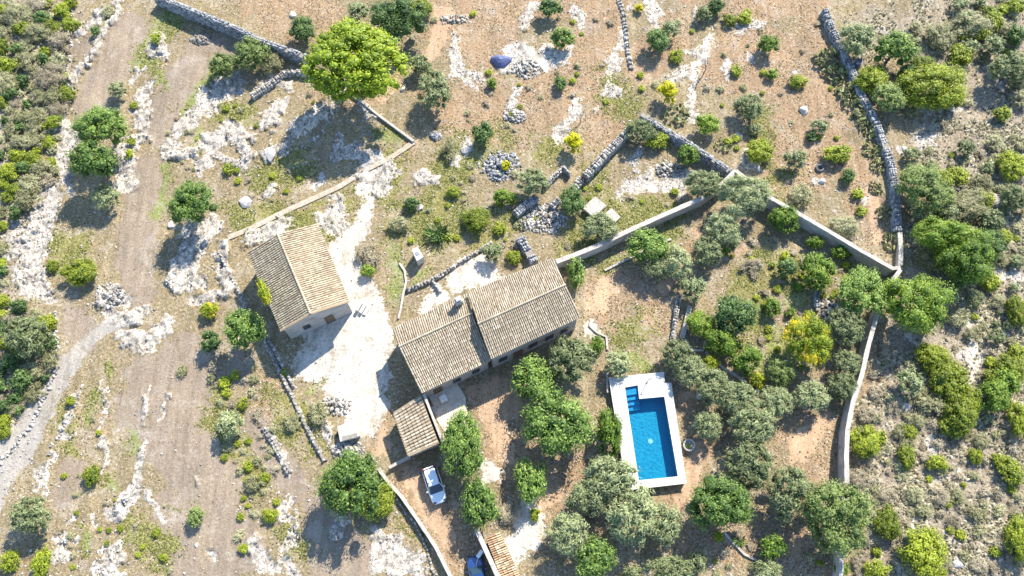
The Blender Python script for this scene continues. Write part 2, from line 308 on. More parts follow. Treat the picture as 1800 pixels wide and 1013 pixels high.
GX, GY = np.meshgrid(xs, ys)
PX, PY = unG(GX, GY)
PX = np.where(np.abs(GX) > 80, -9999, PX)
wx = (fbm(GX*0.9, GY*0.9, 3, 4)-.5); wy = (fbm(GX*0.9, GY*0.9, 9, 4)-.5); nf = fbm(GX*2.2, GY*2.2, 21, 3)-.5
def stroke_mask(chains, warp=22, soft=3.5, rough=0.9):
    out = np.zeros(PX.shape, np.float32)
    QX = PX+wx*warp; QY = PY+wy*warp
    for ch in chains:
        seg = list(zip(ch[:-1], ch[1:])) or [(ch[0], ch[0])]
        rm = max(p[2] for p in ch)+warp+14
        x0, x1 = min(p[0] for p in ch)-rm, max(p[0] for p in ch)+rm
        y0, y1 = min(p[1] for p in ch)-rm, max(p[1] for p in ch)+rm
        A = G(x0, (y0+y1)/2); cx = [G(x0, y0)[0], G(x0, y1)[0]]; cX = [G(x1, y0)[0], G(x1, y1)[0]]
        i0, i1 = np.searchsorted(xs, min(cx)), np.searchsorted(xs, max(cX))
        j0, j1 = np.searchsorted(ys, G(0, y1)[1]), np.searchsorted(ys, G(0, y0)[1])
        if i1 <= i0 or j1 <= j0: continue
        X = QX[j0:j1, i0:i1]; Y = QY[j0:j1, i0:i1]; n_ = nf[j0:j1, i0:i1]
        best = np.full(X.shape, 1e9)
        for a, b in seg:
            dx, dy = b[0]-a[0], b[1]-a[1]; l2 = dx*dx+dy*dy+1e-6
            t = np.clip(((X-a[0])*dx+(Y-a[1])*dy)/l2, 0, 1)
            r = a[2]+(b[2]-a[2])*t
            best = np.minimum(best, np.hypot(X-a[0]-dx*t, Y-a[1]-dy*t)-r-n_*rough*np.minimum(r, 14))
        out[j0:j1, i0:i1] = np.maximum(out[j0:j1, i0:i1], np.clip(0.5-best/(2*soft), 0, 1))
    return out
MK = {'rock': stroke_mask(STR['rock'], 26, 2.5, 1.3), 'gravel': stroke_mask(STR['gravel'], 30, 8, 1.1), 'grass': stroke_mask(STR['grass'], 24, 9, 1.2),
      'weed': stroke_mask(STR['weed'], 40, 16, 1.2), 'earth': stroke_mask(STR['earth'], 40, 14, 1.0), 'dirt': stroke_mask(STR['dirt'], 26, 8, .8),
      'road': stroke_mask(STR['road'], 14, 7, .8), 'scrub': stroke_mask(STR['scrub'], 50, 20, 1), 'sand': stroke_mask(STR['sand'], 26, 9, 1)}
far = np.abs(GX) > 77
MK['scrub'][far] = 1; MK['scrub'][(GY > 47) | (GY < -39)] = 1
# pool basin hole
POOL_H = 1.0
pc = {k: G(*p, POOL_H) for k, p in dict(A=(1070,664), B=(1167,654), C=(1169,673), D=(1180,673), E=(1207,850), F=(1102,862),
      a=(1098,681), b=(1121.4,677), c=(1124,701), d=(1168,697), e=(1192,838), f=(1122.5,845)).items()}
def inside(poly, X, Y):
    r = np.zeros(X.shape, bool); n = len(poly)
    for i in range(n):
        x1, y1 = poly[i][:2]; x2, y2 = poly[(i+1) % n][:2]
        c = ((y1 > Y) != (y2 > Y)) & (X < (x2-x1)*(Y-y1)/(y2-y1+1e-12)+x1); r ^= c
    return r
deckpoly = [pc[k] for k in 'ABCDEF']
ctr = sum(deckpoly)/6
inner = [ctr+(p-ctr)*0.93 for p in deckpoly]
rockn = 1-np.abs(fbm(GX*0.8, GY*0.8, 40, 5)*2-1)*2.2
blocky = np.floor(fbm(GX*0.5, GY*0.5, 55, 3)*9)/9
crk = fbm(GX*2.6, GY*2.6, 61, 3)
tall = (fbm(GX*0.12, GY*0.12, 70, 2))
dxr, dyr = -.5, -.866
SA = GX*dxr+GY*dyr+wx*3; SC = GX*(-dyr)+GY*dxr+wy*3
left = 1/(1+np.exp((PX-620)/90.))
strata = fbm(SC*.75+fbm(SA*.3, SC*.3, 44, 3)*2.2, SA*.16, 45, 4)
step = np.floor(strata*11)/11+.25*(strata*11-np.floor(strata*11))**6/11
HZ = 0.10*(fbm(GX*0.35, GY*0.35, 5, 4)-.5)+0.05*(fbm(GX*2.8, GY*2.8, 15, 3)-.5)
HZ = HZ+MK['rock']*(0.05+(1.5*left+.35)*(step-.42)+0.6*(blocky-.4)*tall+0.22*(crk-.5)+0.10*(fbm(GX*5.5, GY*5.5, 63, 2)-.5))
HZ = HZ-0.05*MK['road']*(1-MK['rock'])+MK['scrub']*0.12*(fbm(GX*1.1, GY*1.1, 81, 3)-.5)
HZ = np.where(inside(inner, GX, GY), -1.6, HZ)
HZ = np.where(far, 0, HZ)
def zat(x, y):
    i = min(max(int(np.searchsorted(xs, x)), 1), len(xs)-1); j = min(max(int(np.searchsorted(ys, y)), 1), len(ys)-1)
    return float(HZ[j, i])
ny, nx = GX.shape
idx = np.arange(ny*nx).reshape(ny, nx)
F = np.stack([idx[:-1, :-1], idx[:-1, 1:], idx[1:, 1:], idx[1:, :-1]], -1).reshape(-1, 4)
gme = mesh_np('ground', np.stack([GX, GY, HZ], -1).reshape(-1, 3), F)
for nm, ks in (('mask_a', ('rock', 'gravel', 'grass', 'weed')), ('mask_b', ('earth', 'dirt', 'road', 'scrub'))):
    a = gme.attributes.new(nm, 'FLOAT_COLOR', 'POINT')
    a.data.foreach_set('color', np.stack([MK[k].ravel() for k in ks], -1).astype(np.float32).ravel())

a = gme.attributes.new('mask_sand', 'FLOAT', 'POINT'); a.data.foreach_set('value', MK['sand'].ravel().astype(np.float32))
gm, n, b = mat('ground_cover')
A1 = N(n, 'ShaderNodeAttribute', attribute_name='mask_a'); A2 = N(n, 'ShaderNodeAttribute', attribute_name='mask_b')
def chan(A):
    s = N(n, 'ShaderNodeSeparateColor'); n.links.new(A.outputs['Color'], s.inputs[0]); return [s.outputs[0], s.outputs[1], s.outputs[2], A.outputs['Alpha']]
c1, c2 = chan(A1), chan(A2)
fine = noise(n, 3.4, 8, .78); mid = noise(n, .9, 6, .7, dist=.6); big = noise(n, .16, 4, .6); mic = noise(n, 9, 4, .7); mid2 = noise(n, 1.7, 6, .75, dist=.4)
def fac(c, k=0.9, lo=0.38, hi=0.62, nz=None):
    q = math_(n, 'ADD', c, math_(n, 'MULTIPLY', math_(n, 'SUBTRACT', nz or mid, 0.5), k))
    m = N(n, 'ShaderNodeMapRange', interpolation_type='SMOOTHSTEP'); n.links.new(q, m.inputs[0])
    m.inputs[1].default_value = lo; m.inputs[2].default_value = hi; return m.outputs[0]
fm = math_(n, 'ADD', math_(n, 'MULTIPLY', fine, .72), math_(n, 'MULTIPLY', mic, .28))
def tex(*st): return ramp(n, fm, list(zip((.36, .45, .52, .60, .68)[:len(st)] if len(st) == 5 else (.38, .48, .58, .66)[:len(st)], st)))
col = tex((.095, .08, .04), (.215, .175, .10), (.34, .275, .18), (.50, .435, .33))
weed = tex((.075, .08, .022), (.18, .17, .055), (.29, .26, .115), (.45, .40, .26))
earth = tex((.135, .08, .045), (.275, .19, .115), (.375, .28, .185), (.53, .44, .34))
dirt = tex((.16, .12, .085), (.25, .20, .15), (.295, .245, .19), (.41, .36, .30))
road = tex((.22, .20, .175), (.315, .29, .255), (.375, .35, .31), (.48, .45, .41))
scrub = tex((.10, .08, .05), (.235, .195, .14), (.37, .325, .26), (.56, .52, .45))
grass = tex((.09, .13, .035), (.175, .215, .06), (.26, .28, .10), (.38, .38, .20))
gravel = tex((.27, .24, .20), (.48, .45, .40), (.61, .58, .53), (.68, .66, .61))
rock = tex((.17, .155, .135), (.45, .42, .375), (.58, .55, .50), (.68, .655, .61))
col = mix(n, fac(c1[3], 1.6, .35, .7), col, weed)
col = mix(n, fac(c2[0], 1.2, .3, .7), col, earth)
col = mix(n, fac(c2[3], .9, .3, .7), col, scrub)
col = mix(n, fac(c2[1], .5, .3, .7), col, dirt)
col = mix(n, math_(n, 'MULTIPLY', fac(c1[2], 1.3, .35, .85), .85), col, grass)
col = mix(n, fac(c2[2], 1.2, .3, .7), col, road)
rn_ = math_(n, 'ADD', math_(n, 'MULTIPLY', mid2, .5), math_(n, 'MULTIPLY', fine, .5))
dust = ramp(n, noise(n, .33, 7, .72, dist=1.0), [(.50, (0, 0, 0)), (.64, (1, 1, 1))])
col = mix(n, math_(n, 'MULTIPLY', dust, .4), col, tex((.26, .23, .19), (.38, .34, .29), (.46, .42, .37), (.56, .53, .48)))
damp = ramp(n, noise(n, .27, 7, .72, dist=1.3), [(.34, (1, 1, 1)), (.46, (0, 0, 0))])
col = mix(n, math_(n, 'MULTIPLY', damp, .5), col, tex((.07, .06, .03), (.15, .125, .07), (.22, .18, .11), (.32, .28, .2)))
col = mix(n, math_(n, 'MULTIPLY', fac(attr(n, 'mask_sand'), 1.2, .3, .7), .9), col, tex((.30, .195, .115), (.44, .305, .20), (.49, .355, .245), (.57, .45, .34)))
# stray limestone patches breaking through
thin = ramp(n, mid2, [(.585, (0, 0, 0)), (.67, (1, 1, 1))])
col = mix(n, math_(n, 'MULTIPLY', math_(n, 'MULTIPLY', thin, .75), math_(n, 'SUBTRACT', 1, math_(n, 'MULTIPLY', c2[1], .8))), col, rock)
gst = ramp(n, noise(n, .45, 6, .68, dist=.8), [(.36, (.70, .66, .60)), (.47, (.93, .92, .90)), (.56, (1.06, 1.05, 1.04))])
gravel = mix(n, 1.0, gravel, gst, 'MULTIPLY')
col = mix(n, fac(c1[1], 2.4, .30, .66, rn_), col, gravel)
rn = math_(n, 'ADD', math_(n, 'MULTIPLY', mid2, .5), math_(n, 'MULTIPLY', fine, .5))
vt = N(n, 'ShaderNodeTexCoord'); mp = N(n, 'ShaderNodeMapping'); mp.inputs['Rotation'].default_value = (0, 0, R(30)); mp.inputs['Scale'].default_value = (1.9, .75, 1)
wn = N(n, 'ShaderNodeTexNoise'); wn.inputs['Scale'].default_value = 1.3; n.links.new(vt.outputs['Object'], wn.inputs['Vector'])
va = N(n, 'ShaderNodeVectorMath', operation='MULTIPLY_ADD'); n.links.new(wn.outputs['Color'], va.inputs[0]); va.inputs[1].default_value = (1.6, 1.6, 0); n.links.new(vt.outputs['Object'], va.inputs[2]); n.links.new(va.outputs[0], mp.inputs[0])
vo = N(n, 'ShaderNodeTexVoronoi', feature='DISTANCE_TO_EDGE'); vo.inputs['Scale'].default_value = 1.0; n.links.new(mp.outputs[0], vo.inputs['Vector'])
crack = ramp(n, vo.outputs['Distance'], [(0.0, (.30, .28, .26)), (.09, (1, 1, 1))])
stain = ramp(n, mid, [(.40, (.72, .70, .68)), (.52, (1.06, 1.05, 1.03))])
rock = mix(n, 1.0, mix(n, .8, rock, crack, 'MULTIPLY'), stain, 'MULTIPLY')
col = mix(n, fac(c1[0], 3.4, .36, .66, rn), col, rock)
bigv = ramp(n, big, [(.3, (.86, .86, .88)), (.7, (1.1, 1.08, 1.04))])
col = mix(n, 1.0, col, bigv, 'MULTIPLY')
mp2 = N(n, 'ShaderNodeMapping'); mp2.inputs['Rotation'].default_value = (0, 0, R(30)); mp2.inputs['Scale'].default_value = (1.5, .16, 1); n.links.new(vt.outputs['Object'], mp2.inputs[0])
sn = N(n, 'ShaderNodeTexNoise'); sn.inputs['Scale'].default_value = .8; sn.inputs['Detail'].default_value = 6; sn.inputs['Roughness'].default_value = .65; n.links.new(mp2.outputs[0], sn.inputs['Vector'])
streak = ramp(n, sn.outputs['Fac'], [(.36, (.80, .79, .77)), (.5, (1, 1, 1)), (.64, (1.16, 1.14, 1.1))])
col = mix(n, .8, col, streak, 'MULTIPLY')
n.links.new(col, b.inputs['Base Color']); b.inputs['Roughness'].default_value = 1; b.inputs['Specular IOR Level'].default_value = .05
bump(n, b, fm, .9, .16)
gme.materials.append(gm); tag(link('ground', gme), kind='structure')

# masks sampled anywhere
def mk(name, x, y):
    i = np.clip(np.searchsorted(xs, x), 0, len(xs)-1); j = np.clip(np.searchsorted(ys, y), 0, len(ys)-1); return MK[name][j, i]
def zarr(x, y):
    i = np.clip(np.searchsorted(xs, x), 0, len(xs)-1); j = np.clip(np.searchsorted(ys, y), 0, len(ys)-1); return HZ[j, i]

# ------------------------------------------------------------------ walls
def wall(name, label, cat, pts, h, wd, style, group=None, base=-0.3, dens=1.0):
    P = [G(p[0], p[1], h) for p in pts]
    org = np.array([P[0][0], P[0][1], 0.0]); t = thing(name, org, label, cat, group)
    hs = [(p[2] if len(p) > 2 else h) for p in pts]
    core = {'stone': M['mortar'], 'grey': M['mortar'], 'plaster': M['plaster'], 'white': M['coping'], 'rubble': M['mortar'], 'earth': M['earthwall']}[style]
    st = {'stone': M['stone'], 'grey': M['greystone'], 'plaster': M['coping'], 'white': M['coping'], 'rubble': M['stone'], 'earth': M['earthwall']}[style]
    m = MB(org); nrm = []
    for i in range(len(P)):
        a = P[max(i-1, 0)]; c = P[min(i+1, len(P)-1)]; d = (c-a)[:2]; d = d/np.linalg.norm(d); nrm.append(np.array([-d[1], d[0], 0]))
    vs, fs = [], []
    for p, q, hh in zip(P, nrm, hs):
        k = wd/2
        if style in ('stone', 'grey', 'rubble'): hh = hh-.06-.12*h
        vs += [(*(p+q*k*1.12)[:2], base), (*(p+q*k)[:2], hh-.06), (*(p-q*k)[:2], hh-.06), (*(p-q*k*1.12)[:2], base)]
    for i in range(len(P)-1):
        o = 4*i; fs += [(o, o+1, o+5, o+4), (o+1, o+2, o+6, o+5), (o+2, o+3, o+7, o+6)]
    fs += [(0, 3, 2, 1), (4*len(P)-4, 4*len(P)-3, 4*len(P)-2, 4*len(P)-1)]
    m.add(vs, fs); m.build('core', core, t)
    C, S, Y = [], [], []
    full = style in ('stone', 'grey', 'rubble')
    sp = .30/dens
    for i in range(len(P)-1):
        d = P[i+1]-P[i]; Ln = np.linalg.norm(d[:2]); ang = math.atan2(d[1], d[0]); q = nrm[i]
        k = int(Ln/sp)
        for j in range(k):
            f = (j+rng.uniform(.2, .8))/max(k, 1); p = P[i]+d*f; hh = hs[i]+(hs[i+1]-hs[i])*f
            if full:
                hh -= .35*h*max(0., float(fbm(np.array(p[0]*.35), np.array(p[1]*.35), 91, 3))-.5)*2
                if rng.uniform() < .06: continue
            if full:
                for o in np.arange(-wd/2+.12, wd/2, .26):
                    C.append((*(p+q*(o+rng.uniform(-.05, .05)))[:2], hh-.05+rng.uniform(-.035, .035))); S.append((rng.uniform(.18, .36), rng.uniform(.16, .28), rng.uniform(.12, .22))); Y.append(ang+rng.uniform(-.35, .35))
                for sd in (-1, 1):
                    z = .1
                    while z < hh-.15:
                        C.append((*(p+q*sd*(wd/2*(1.1-.1*z/hh)-.03+rng.uniform(0, .06)))[:2], z)); S.append((rng.uniform(.24, .44), .2, rng.uniform(.16, .26))); Y.append(ang+rng.uniform(-.1, .1)); z += .25
            elif False:
                f = min((j+1.5)/max(k, 1), 1); p = P[i]+d*f; C.append((*p[:2], hh-.03+rng.uniform(-.008, .008))); S.append((Ln/max(k, 1)*3.0, wd+rng.uniform(.03, .07), .09)); Y.append(ang)
    if not full:
        vs, fs = [], []; acc_l = 0.0; cross = []
        for i in range(len(P)-1):
            kk = max(1, int(np.linalg.norm((P[i+1]-P[i])[:2])/.5))
            for j in range(kk+(i == len(P)-2)):
                f = j/kk; cross.append((P[i]+(P[i+1]-P[i])*f, nrm[i]*(1-f)+nrm[i+1]*f, hs[i]+(hs[i+1]-hs[i])*f))
        for p, q, hh in cross:
            k = wd/2+.03+rng.uniform(-.015, .015); z = hh+rng.uniform(-.012, .012)
            vs += [(*(p+q*k)[:2], hh-.08), (*(p+q*k)[:2], z), (*(p-q*k)[:2], z), (*(p-q*k)[:2], hh-.08)]
        for i in range(len(cross)-1):
            o = 4*i; fs += [(o, o+1, o+5, o+4), (o+1, o+2, o+6, o+5), (o+2, o+3, o+7, o+6), (o+3, o, o+4, o+7)]
        e = 4*len(cross)-4; fs += [(0, 3, 2, 1), (e, e+1, e+2, e+3)]
        MB(org).add(vs, fs).build('coping', st, t)
    if C:
        V, Fc, T = boxes(np.array(C)-org, S, np.array(Y), .13 if full else .004)
        o = link('stones' if full else 'coping', mesh_np('wall_stones', V, Fc, T, [st]), t)
        if full: o['kind'] = 'stuff'
    return t
wall('dry_stone_wall', 'long dry stone wall crossing the upper left corner down to the big pine', 'wall', [(270,-12),(300,2),(345,20),(400,42),(440,60),(475,76),(510,88),(538,98)], 2.1, .6, 'grey')
wall('dry_stone_wall', 'short piece of dry stone wall ending at the left side of the big pine', 'wall', [(440,168),(480,142),(500,126),(520,124),(545,128)], .9, .45, 'stone')
wall('low_kerb_wall', 'thin low wall running down right from under the big pine', 'wall', [(610,160),(640,182),(665,202),(700,228),(727,248)], .45, .22, 'white')
wall('low_footpath_wall', 'low broad tan wall from the pine shadow down to the left small house', 'wall', [(727,250),(690,275),(640,300),(600,326),(560,345),(500,372),(440,402),(400,418)], .16, .6, 'earth')
wall('walled_enclosure_side', 'straight grey stone wall, left side of the triangular enclosure', 'wall', [(1110,222),(1075,258),(1052,283),(1028,308)], 1.6, .7, 'stone')
wall('walled_enclosure_side', 'grey stone wall, upper right side of the triangular enclosure', 'wall', [(1128,198),(1165,222),(1200,243),(1250,276),(1290,303)], 1.7, .6, 'grey')
wall('plastered_garden_wall', 'pale plastered wall curving from the enclosure corner to the main house', 'wall', [(1294,300),(1265,327),(1235,348),(1200,363),(1150,385),(1100,408),(1050,432),(1010,448),(978,460)], 2.0, .5, 'plaster')
wall('plastered_garden_wall', 'pale plastered wall running down right behind the dark green citrus', 'wall', [(1294,300),(1350,345),(1400,373),(1460,408),(1520,444),(1570,472),(1583,470)], 2.2, .42, 'plaster')
wall('garden_boundary_wall', 'tall white-topped wall along the right side of the garden, seen above the pale round tree', 'wall', [(1583,474),(1562,505),(1540,560),(1526,610),(1515,660),(1500,705),(1490,755),(1488,800),(1489,850)], 2.2, .45, 'plaster')
wall('garden_boundary_wall', 'white-topped boundary wall between the pale round tree and the bottom edge', 'wall', [(1489,860),(1482,930),(1479,1000),(1477,1030)], 2.0, .4, 'plaster')
wall('dry_stone_wall', 'curving blue-grey dry stone wall beside the cactus hedge, upper right', 'wall', [(1452,15),(1462,45),(1478,75),(1497,115),(1515,160),(1537,205),(1555,245),(1570,290),(1578,340),(1580,405)], 1.2, .75, 'grey')
wall('dry_stone_wall', 'short pale wall joining the curved grey wall to the garden corner', 'wall', [(1582,408),(1584,440),(1583,466)], 1.0, .5, 'white')
wall('ruined_stone_wall', 'crumbling double stone wall descending left of the white yard', 'wall', [(384,440),(400,475),(425,525),(450,570),(470,610),(492,655),(512,695),(530,735),(550,775),(570,810)], .45, .32, 'rubble', dens=.7)
wall('ruined_stone_wall', 'second narrow line of the crumbling wall, nearer the small house', 'wall', [(462,585),(480,612),(500,650),(515,680)], .5, .22, 'rubble', dens=.8)
wall('smooth_driveway_wall', 'smooth white wall along the left side of the parking drive', 'wall', [(664,822),(680,845),(705,872),(735,915),(765,960),(785,1000),(798,1025)], 1.0, .32, 'white')
wall('earth_bank_edging', 'thin line of stones along the bank left of the parking drive wall', 'wall', [(690,862),(705,890),(730,922),(750,965),(762,1010)], .25, .22, 'rubble', dens=.7)
wall('low_yard_wall', 'short low wall from the tiled outbuilding to the driveway wall', 'wall', [(721,802),(702,812),(684,822)], .8, .25, 'white')
wall('stone_terrace_wall', 'left one of two pale stone strips above the pool', 'wall', [(1195,518),(1190,545),(1187,570),(1184,595)], .8, .35, 'rubble')
wall('stone_terrace_wall', 'right one of two pale stone strips above the pool', 'wall', [(1213,538),(1208,560),(1203,578),(1199,594)], .6, .5, 'white')
wall('stone_terrace_wall', 'short grey stone wall piece below the yellow-green citrus', 'wall', [(1441,503),(1437,522),(1439,545)], .8, .4, 'grey')
wall('thick_stone_wall', 'short thick stone wall touching the top of the main house roof', 'wall', [(914,415),(926,436),(940,460)], 1.3, .85, 'grey')
wall('thick_stone_wall', 'dark stone wall piece below the grey olive in the ruins', 'wall', [(905,375),(922,360),(942,345)], 1.1, .7, 'grey')
wall('thin_ruin_wall', 'thin pale ruin wall with a right-angled corner above the ruins', 'wall', [(958,325),(975,307),(990,292),(1003,304)], 1.0, .35, 'stone')
wall('thick_stone_wall', 'stubby pale wall block continuing the left side of the enclosure', 'wall', [(1022,312),(1008,330)], 1.0, .75, 'rubble')
wall('thick_stone_wall', 'short rough wall piece in the middle of the ruins', 'wall', [(983,348),(970,362)], .9, .6, 'grey')
wall('curved_garden_kerb', 'thin pale curved kerb around the yellow weeds by the white yard', 'wall', [(702,462),(711,476),(714,495),(708,520),(704,545),(700,560)], .25, .18, 'white')
wall('low_courtyard_wall', 'long low wall behind the main house with a thin dark edge', 'wall', [(716,508),(745,497),(775,482),(800,465),(832,445),(865,425)], .6, .25, 'stone')
wall('low_courtyard_wall', 'short low wall dividing the white courtyard floors', 'wall', [(760,494),(773,512)], .5, .2, 'stone')
wall('kerb_below_ruins', 'thin edging wall right of the main house, beside the green tree', 'wall', [(1063,475),(1110,452),(1150,430),(1180,420)], .3, .2, 'white')
wall('pond_rim', 'pale rim of the small dark basin near the olive row', 'wall', [(1205,596),(1212,615),(1236,616),(1240,598)], .4, .2, 'white')
wall('retaining_kerb', 'thin pale kerb beneath the olive row, right of the pool', 'wall', [(1240,618),(1270,645),(1310,670)], .5, .2, 'white')
wall('pool_garden_kerb', 'low dark-edged kerb running up from the left pool corner', 'wall', [(1069,690),(1067,665),(1070,645)], .6, .2, 'white')
wall('entrance_kerb', 'curved white kerb by the right end of the main house', 'wall', [(1040,560),(1036,572),(1050,585),(1066,592),(1068,615)], .2, .16, 'white')
wall('garden_path_kerb', 'thin pale path kerb at the lower middle below the green carob', 'wall', [(1272,935),(1290,955),(1310,975),(1330,985)], .25, .18, 'white')
wall('enclosure_lane_wall', 'thin old field wall descending from the top edge above the yellow bush', 'wall', [(1085,-10),(1095,20),(1101,55),(1104,90),(1110,120)], .35, .4, 'rubble', dens=.6)
wall('field_wall', 'low grey field wall right of the big pine, rising to the top edge', 'wall', [(688,75),(705,50),(725,25),(745,5)], .8, .4, 'stone')
wall('terrace_stone_line', 'crumbling terrace stones at lower left of the parking drive carob', 'wall', [(462,750),(478,775),(492,800),(508,832)], .5, .6, 'rubble', dens=.7)

# ------------------------------------------------------------------ tiled roofs
def lerp(a, b, t): return a+(b-a)*t
def tile_rows(parent, org, A, B, C, D, nrow, mt, tl=.42, lift=.03):
    """ridge A->B, eave D->C; every barrel row is a part"""
    nrml = np.cross(B-A, D-A); nrml /= np.linalg.norm(nrml)
    if nrml[2] < 0: nrml = -nrml
    K = 5; ang = np.linspace(0, math.pi, K)
    for i in range(nrow):
        t = (i+.5)/nrow+rng.uniform(-.06, .06)/nrow
        a = lerp(A, B, t); d = lerp(D, C, t); ln = np.linalg.norm(d-a); dr = (d-a)/ln
        side = np.cross(nrml, dr); sp = np.linalg.norm(B-A)/nrow
        k = max(2, int(ln/tl)); rr = sp*.38
        V, Fc, T = [], [], []
        for j in range(k):
            s0 = j*ln/k-(.05 if j else 0); s1 = (j+1)*ln/k; off = side*rng.uniform(-.012, .012)*1.5
            tn = rng.uniform(0, 1)
            if rng.uniform() < .03: off = off+side*rng.uniform(-.06, .06)+dr*rng.uniform(0, .08)
            for s, r, zz in ((s0, rr*.86, .0), (s1, rr*1.05, .045)):
                for q in ang:
                    V.append(a+dr*s+off+side*math.cos(q)*r*-1+nrml*(lift+zz+.02*math.sin(t*9+s*.9)+math.sin(q)*r*.75+(.012*rng.uniform(-1, 1)))); T.append(tn)
            o = len(V)-2*K
            Fc += [(o+q, o+q+1, o+K+q+1, o+K+q) for q in range(K-1)]
        me = mesh_np('tile_row', np.array(V)-org, Fc, T, [mt], True)
        link('tile_row', me, parent)
def slab(org, quad, th):
    q = [np.array(p) for p in quad]; m = MB(org)
    m.hexa([p-np.array([0, 0, th]) for p in q], q); return m
def ridge_cap(parent, org, A, B, mt, r=.14):
    ln = np.linalg.norm(B-A); k = int(ln/.45); m = MB(org); T = []
    for j in range(k):
        p = lerp(A, B, j/k); q = lerp(A, B, (j+1.08)/k); m.tube(p+[0, 0, .08], q+[0, 0, .11], r*.9, r, 7, False); T += [rng.uniform(.5, 1)]*14
    me = mesh_np('ridge_tiles', m.v, [f for f in m.f], T, [mt], True); return link('ridge_cap', me, parent)
def opening(parent, org, a, b, f, wd, z0, z1, kind, nrm):
    """window or door on wall line a->b at fraction f"""
    p = lerp(a, b, f); u = (b-a)/np.linalg.norm(b-a); ang = math.atan2(u[1], u[0]); c = np.array([p[0], p[1], 0])+nrm*.03
    m = MB(org); fr = .07
    zc = (z0+z1)/2; hh = z1-z0
    for s in (-1, 1): m.box(c+u*s*wd/2+[0, 0, zc], (fr, .1, hh+fr), ang)
    for z in (z0, z1): m.box(c+[0, 0, z], (wd-fr, .1, fr), ang)
    o = m.build(kind, M['frame'], parent)
    m = MB(org); m.box(c+[0, 0, zc], (wd-fr, .05, hh-fr), ang)
    m.build('pane' if kind == 'window' else 'door_leaf', M['glassdark'] if kind == 'window' else M['wood'], o)
    if kind == 'window':
        m = MB(org); m.box(c+nrm*.04+[0, 0, z0-.1], (wd+.2, .22, .08), ang); m.build('sill', M['coping'], o)
def gable_block(t, org, e1a, r1, e1b, e2a, r2, e2b, mt, n1, n2, inset=.28, base=-.3):
    """a->eave side 1, b->eave side 2; e1 end and e2 end"""
    axis = (r2-r1); axis = axis/np.linalg.norm(axis)
    roof = slab(org, [e1a, r1, r2, e2a], .12); 
    roof.add([e1b, r1, r2, e2b], [(0, 1, 2, 3)]); 
    roof.add([e1b-[0, 0, .12], r1-[0, 0, .125], r2-[0, 0, .125], e2b-[0, 0, .12]], [(3, 2, 1, 0)])
    roof.add([e1b-[0, 0, .12], e2b-[0, 0, .12], e2b, e1b], [(0, 1, 2, 3)])
    roof.add([e1b-[0, 0, .12], e1b, r1, r1-[0, 0, .12]], [(0, 1, 2, 3)]); roof.add([e2b-[0, 0, .12], e2b, r2, r2-[0, 0, .12]], [(3, 2, 1, 0)])
    ro = roof.build('roof', M['pan'], t)
    tile_rows(ro, org, r1, r2, e2a, e1a, n1, mt); tile_rows(ro, org, r1, r2, e2b, e1b, n2, mt)
    ridge_cap(ro, org, r1, r2, mt)
    def ins(e, r, sgn):
        d = (r-e); d2 = np.array([d[0], d[1], 0]); L2 = np.linalg.norm(d2); f = inset/L2
        return e+d*f+axis*sgn*inset-[0, 0, .13]
    A, Bq, Cq, D = ins(e1a, r1, 1), ins(e1b, r1, 1), ins(e2b, r2, -1), ins(e2a, r2, -1)
    R1, R2 = r1+axis*inset-[0, 0, .14], r2-axis*inset-[0, 0, .14]
    g = lambda p: np.array([p[0], p[1], base])
    m = MB(org)
    m.add([g(A), g(Bq), g(Cq), g(D), A, Bq, Cq, D, R1, R2], [(0, 4, 8, 5, 1), (2, 6, 9, 7, 3), (1, 5, 6, 2), (3, 7, 4, 0), (4, 7, 9, 8), (8, 9, 6, 5)])
    m.build('wall', M['housewall'], t)
    return ro, (A, Bq, Cq, D)

# main house
org = np.array([*G(760, 640)[:2], 0.0])
house = thing('farmhouse', org, 'long farmhouse of two tiled blocks, one higher, in the middle', 'house')
hE, hR = 3.7, 4.6
ro1, wl = gable_block(house, org, G(690,578,4.3), G(701,610,4.85), G(741,692,4.0), G(821,516,4.3), G(830,551,4.85), G(863,634,4.0), M['tile_main'], 36, 37)
ro2, wr = gable_block(house, org, G(822,514,5.1), G(840,570,6.05), G(862.5,632,5.1), G(972,454,5.1), G(994,501,6.0), G(1021,558,5.1), M['tile_main'], 46, 47)
ro2.name = 'roof'
a_, b_ = wl[1], wl[2]; u = (b_-a_); nr = np.array([u[1], -u[0], 0]); nr = nr/np.linalg.norm(nr)
for f, k, z0, z1, wd in ((.2, 'door', 0, 2.1, 1.0), (.5, 'window', 1.0, 2.1, .9), (.8, 'window', 1.0, 2.1, .9)): opening(house, org, a_, b_, f, wd, z0, z1, k, nr)
a_, b_ = wr[1], wr[2]; u = (b_-a_); nr = np.array([u[1], -u[0], 0]); nr = nr/np.linalg.norm(nr)
for f, k, z0, z1, wd in ((.12, 'window', 1.2, 2.5, 1), (.3, 'door', 0, 2.2, 1.1), (.48, 'window', 1.2, 2.5, 1), (.68, 'window', 1.2, 2.5, 1), (.86, 'window', 1.2, 2.5, .9)): opening(house, org, a_, b_, f, wd, z0, z1, k, nr)
cp = G(806, 531, 5.2); ang = math.atan2(*(b_-a_)[1::-1])
m = MB(org); m.box(cp+[0, 0, -.1], (.75, .6, 1.7), ang); m.box(cp+[0, 0, .8], (.9, .75, .1), ang); m.box(cp+[0, 0, .98], (.6, .5, .2), ang)
m.build('chimney', M['housewall'], ro1, bevel=.015)
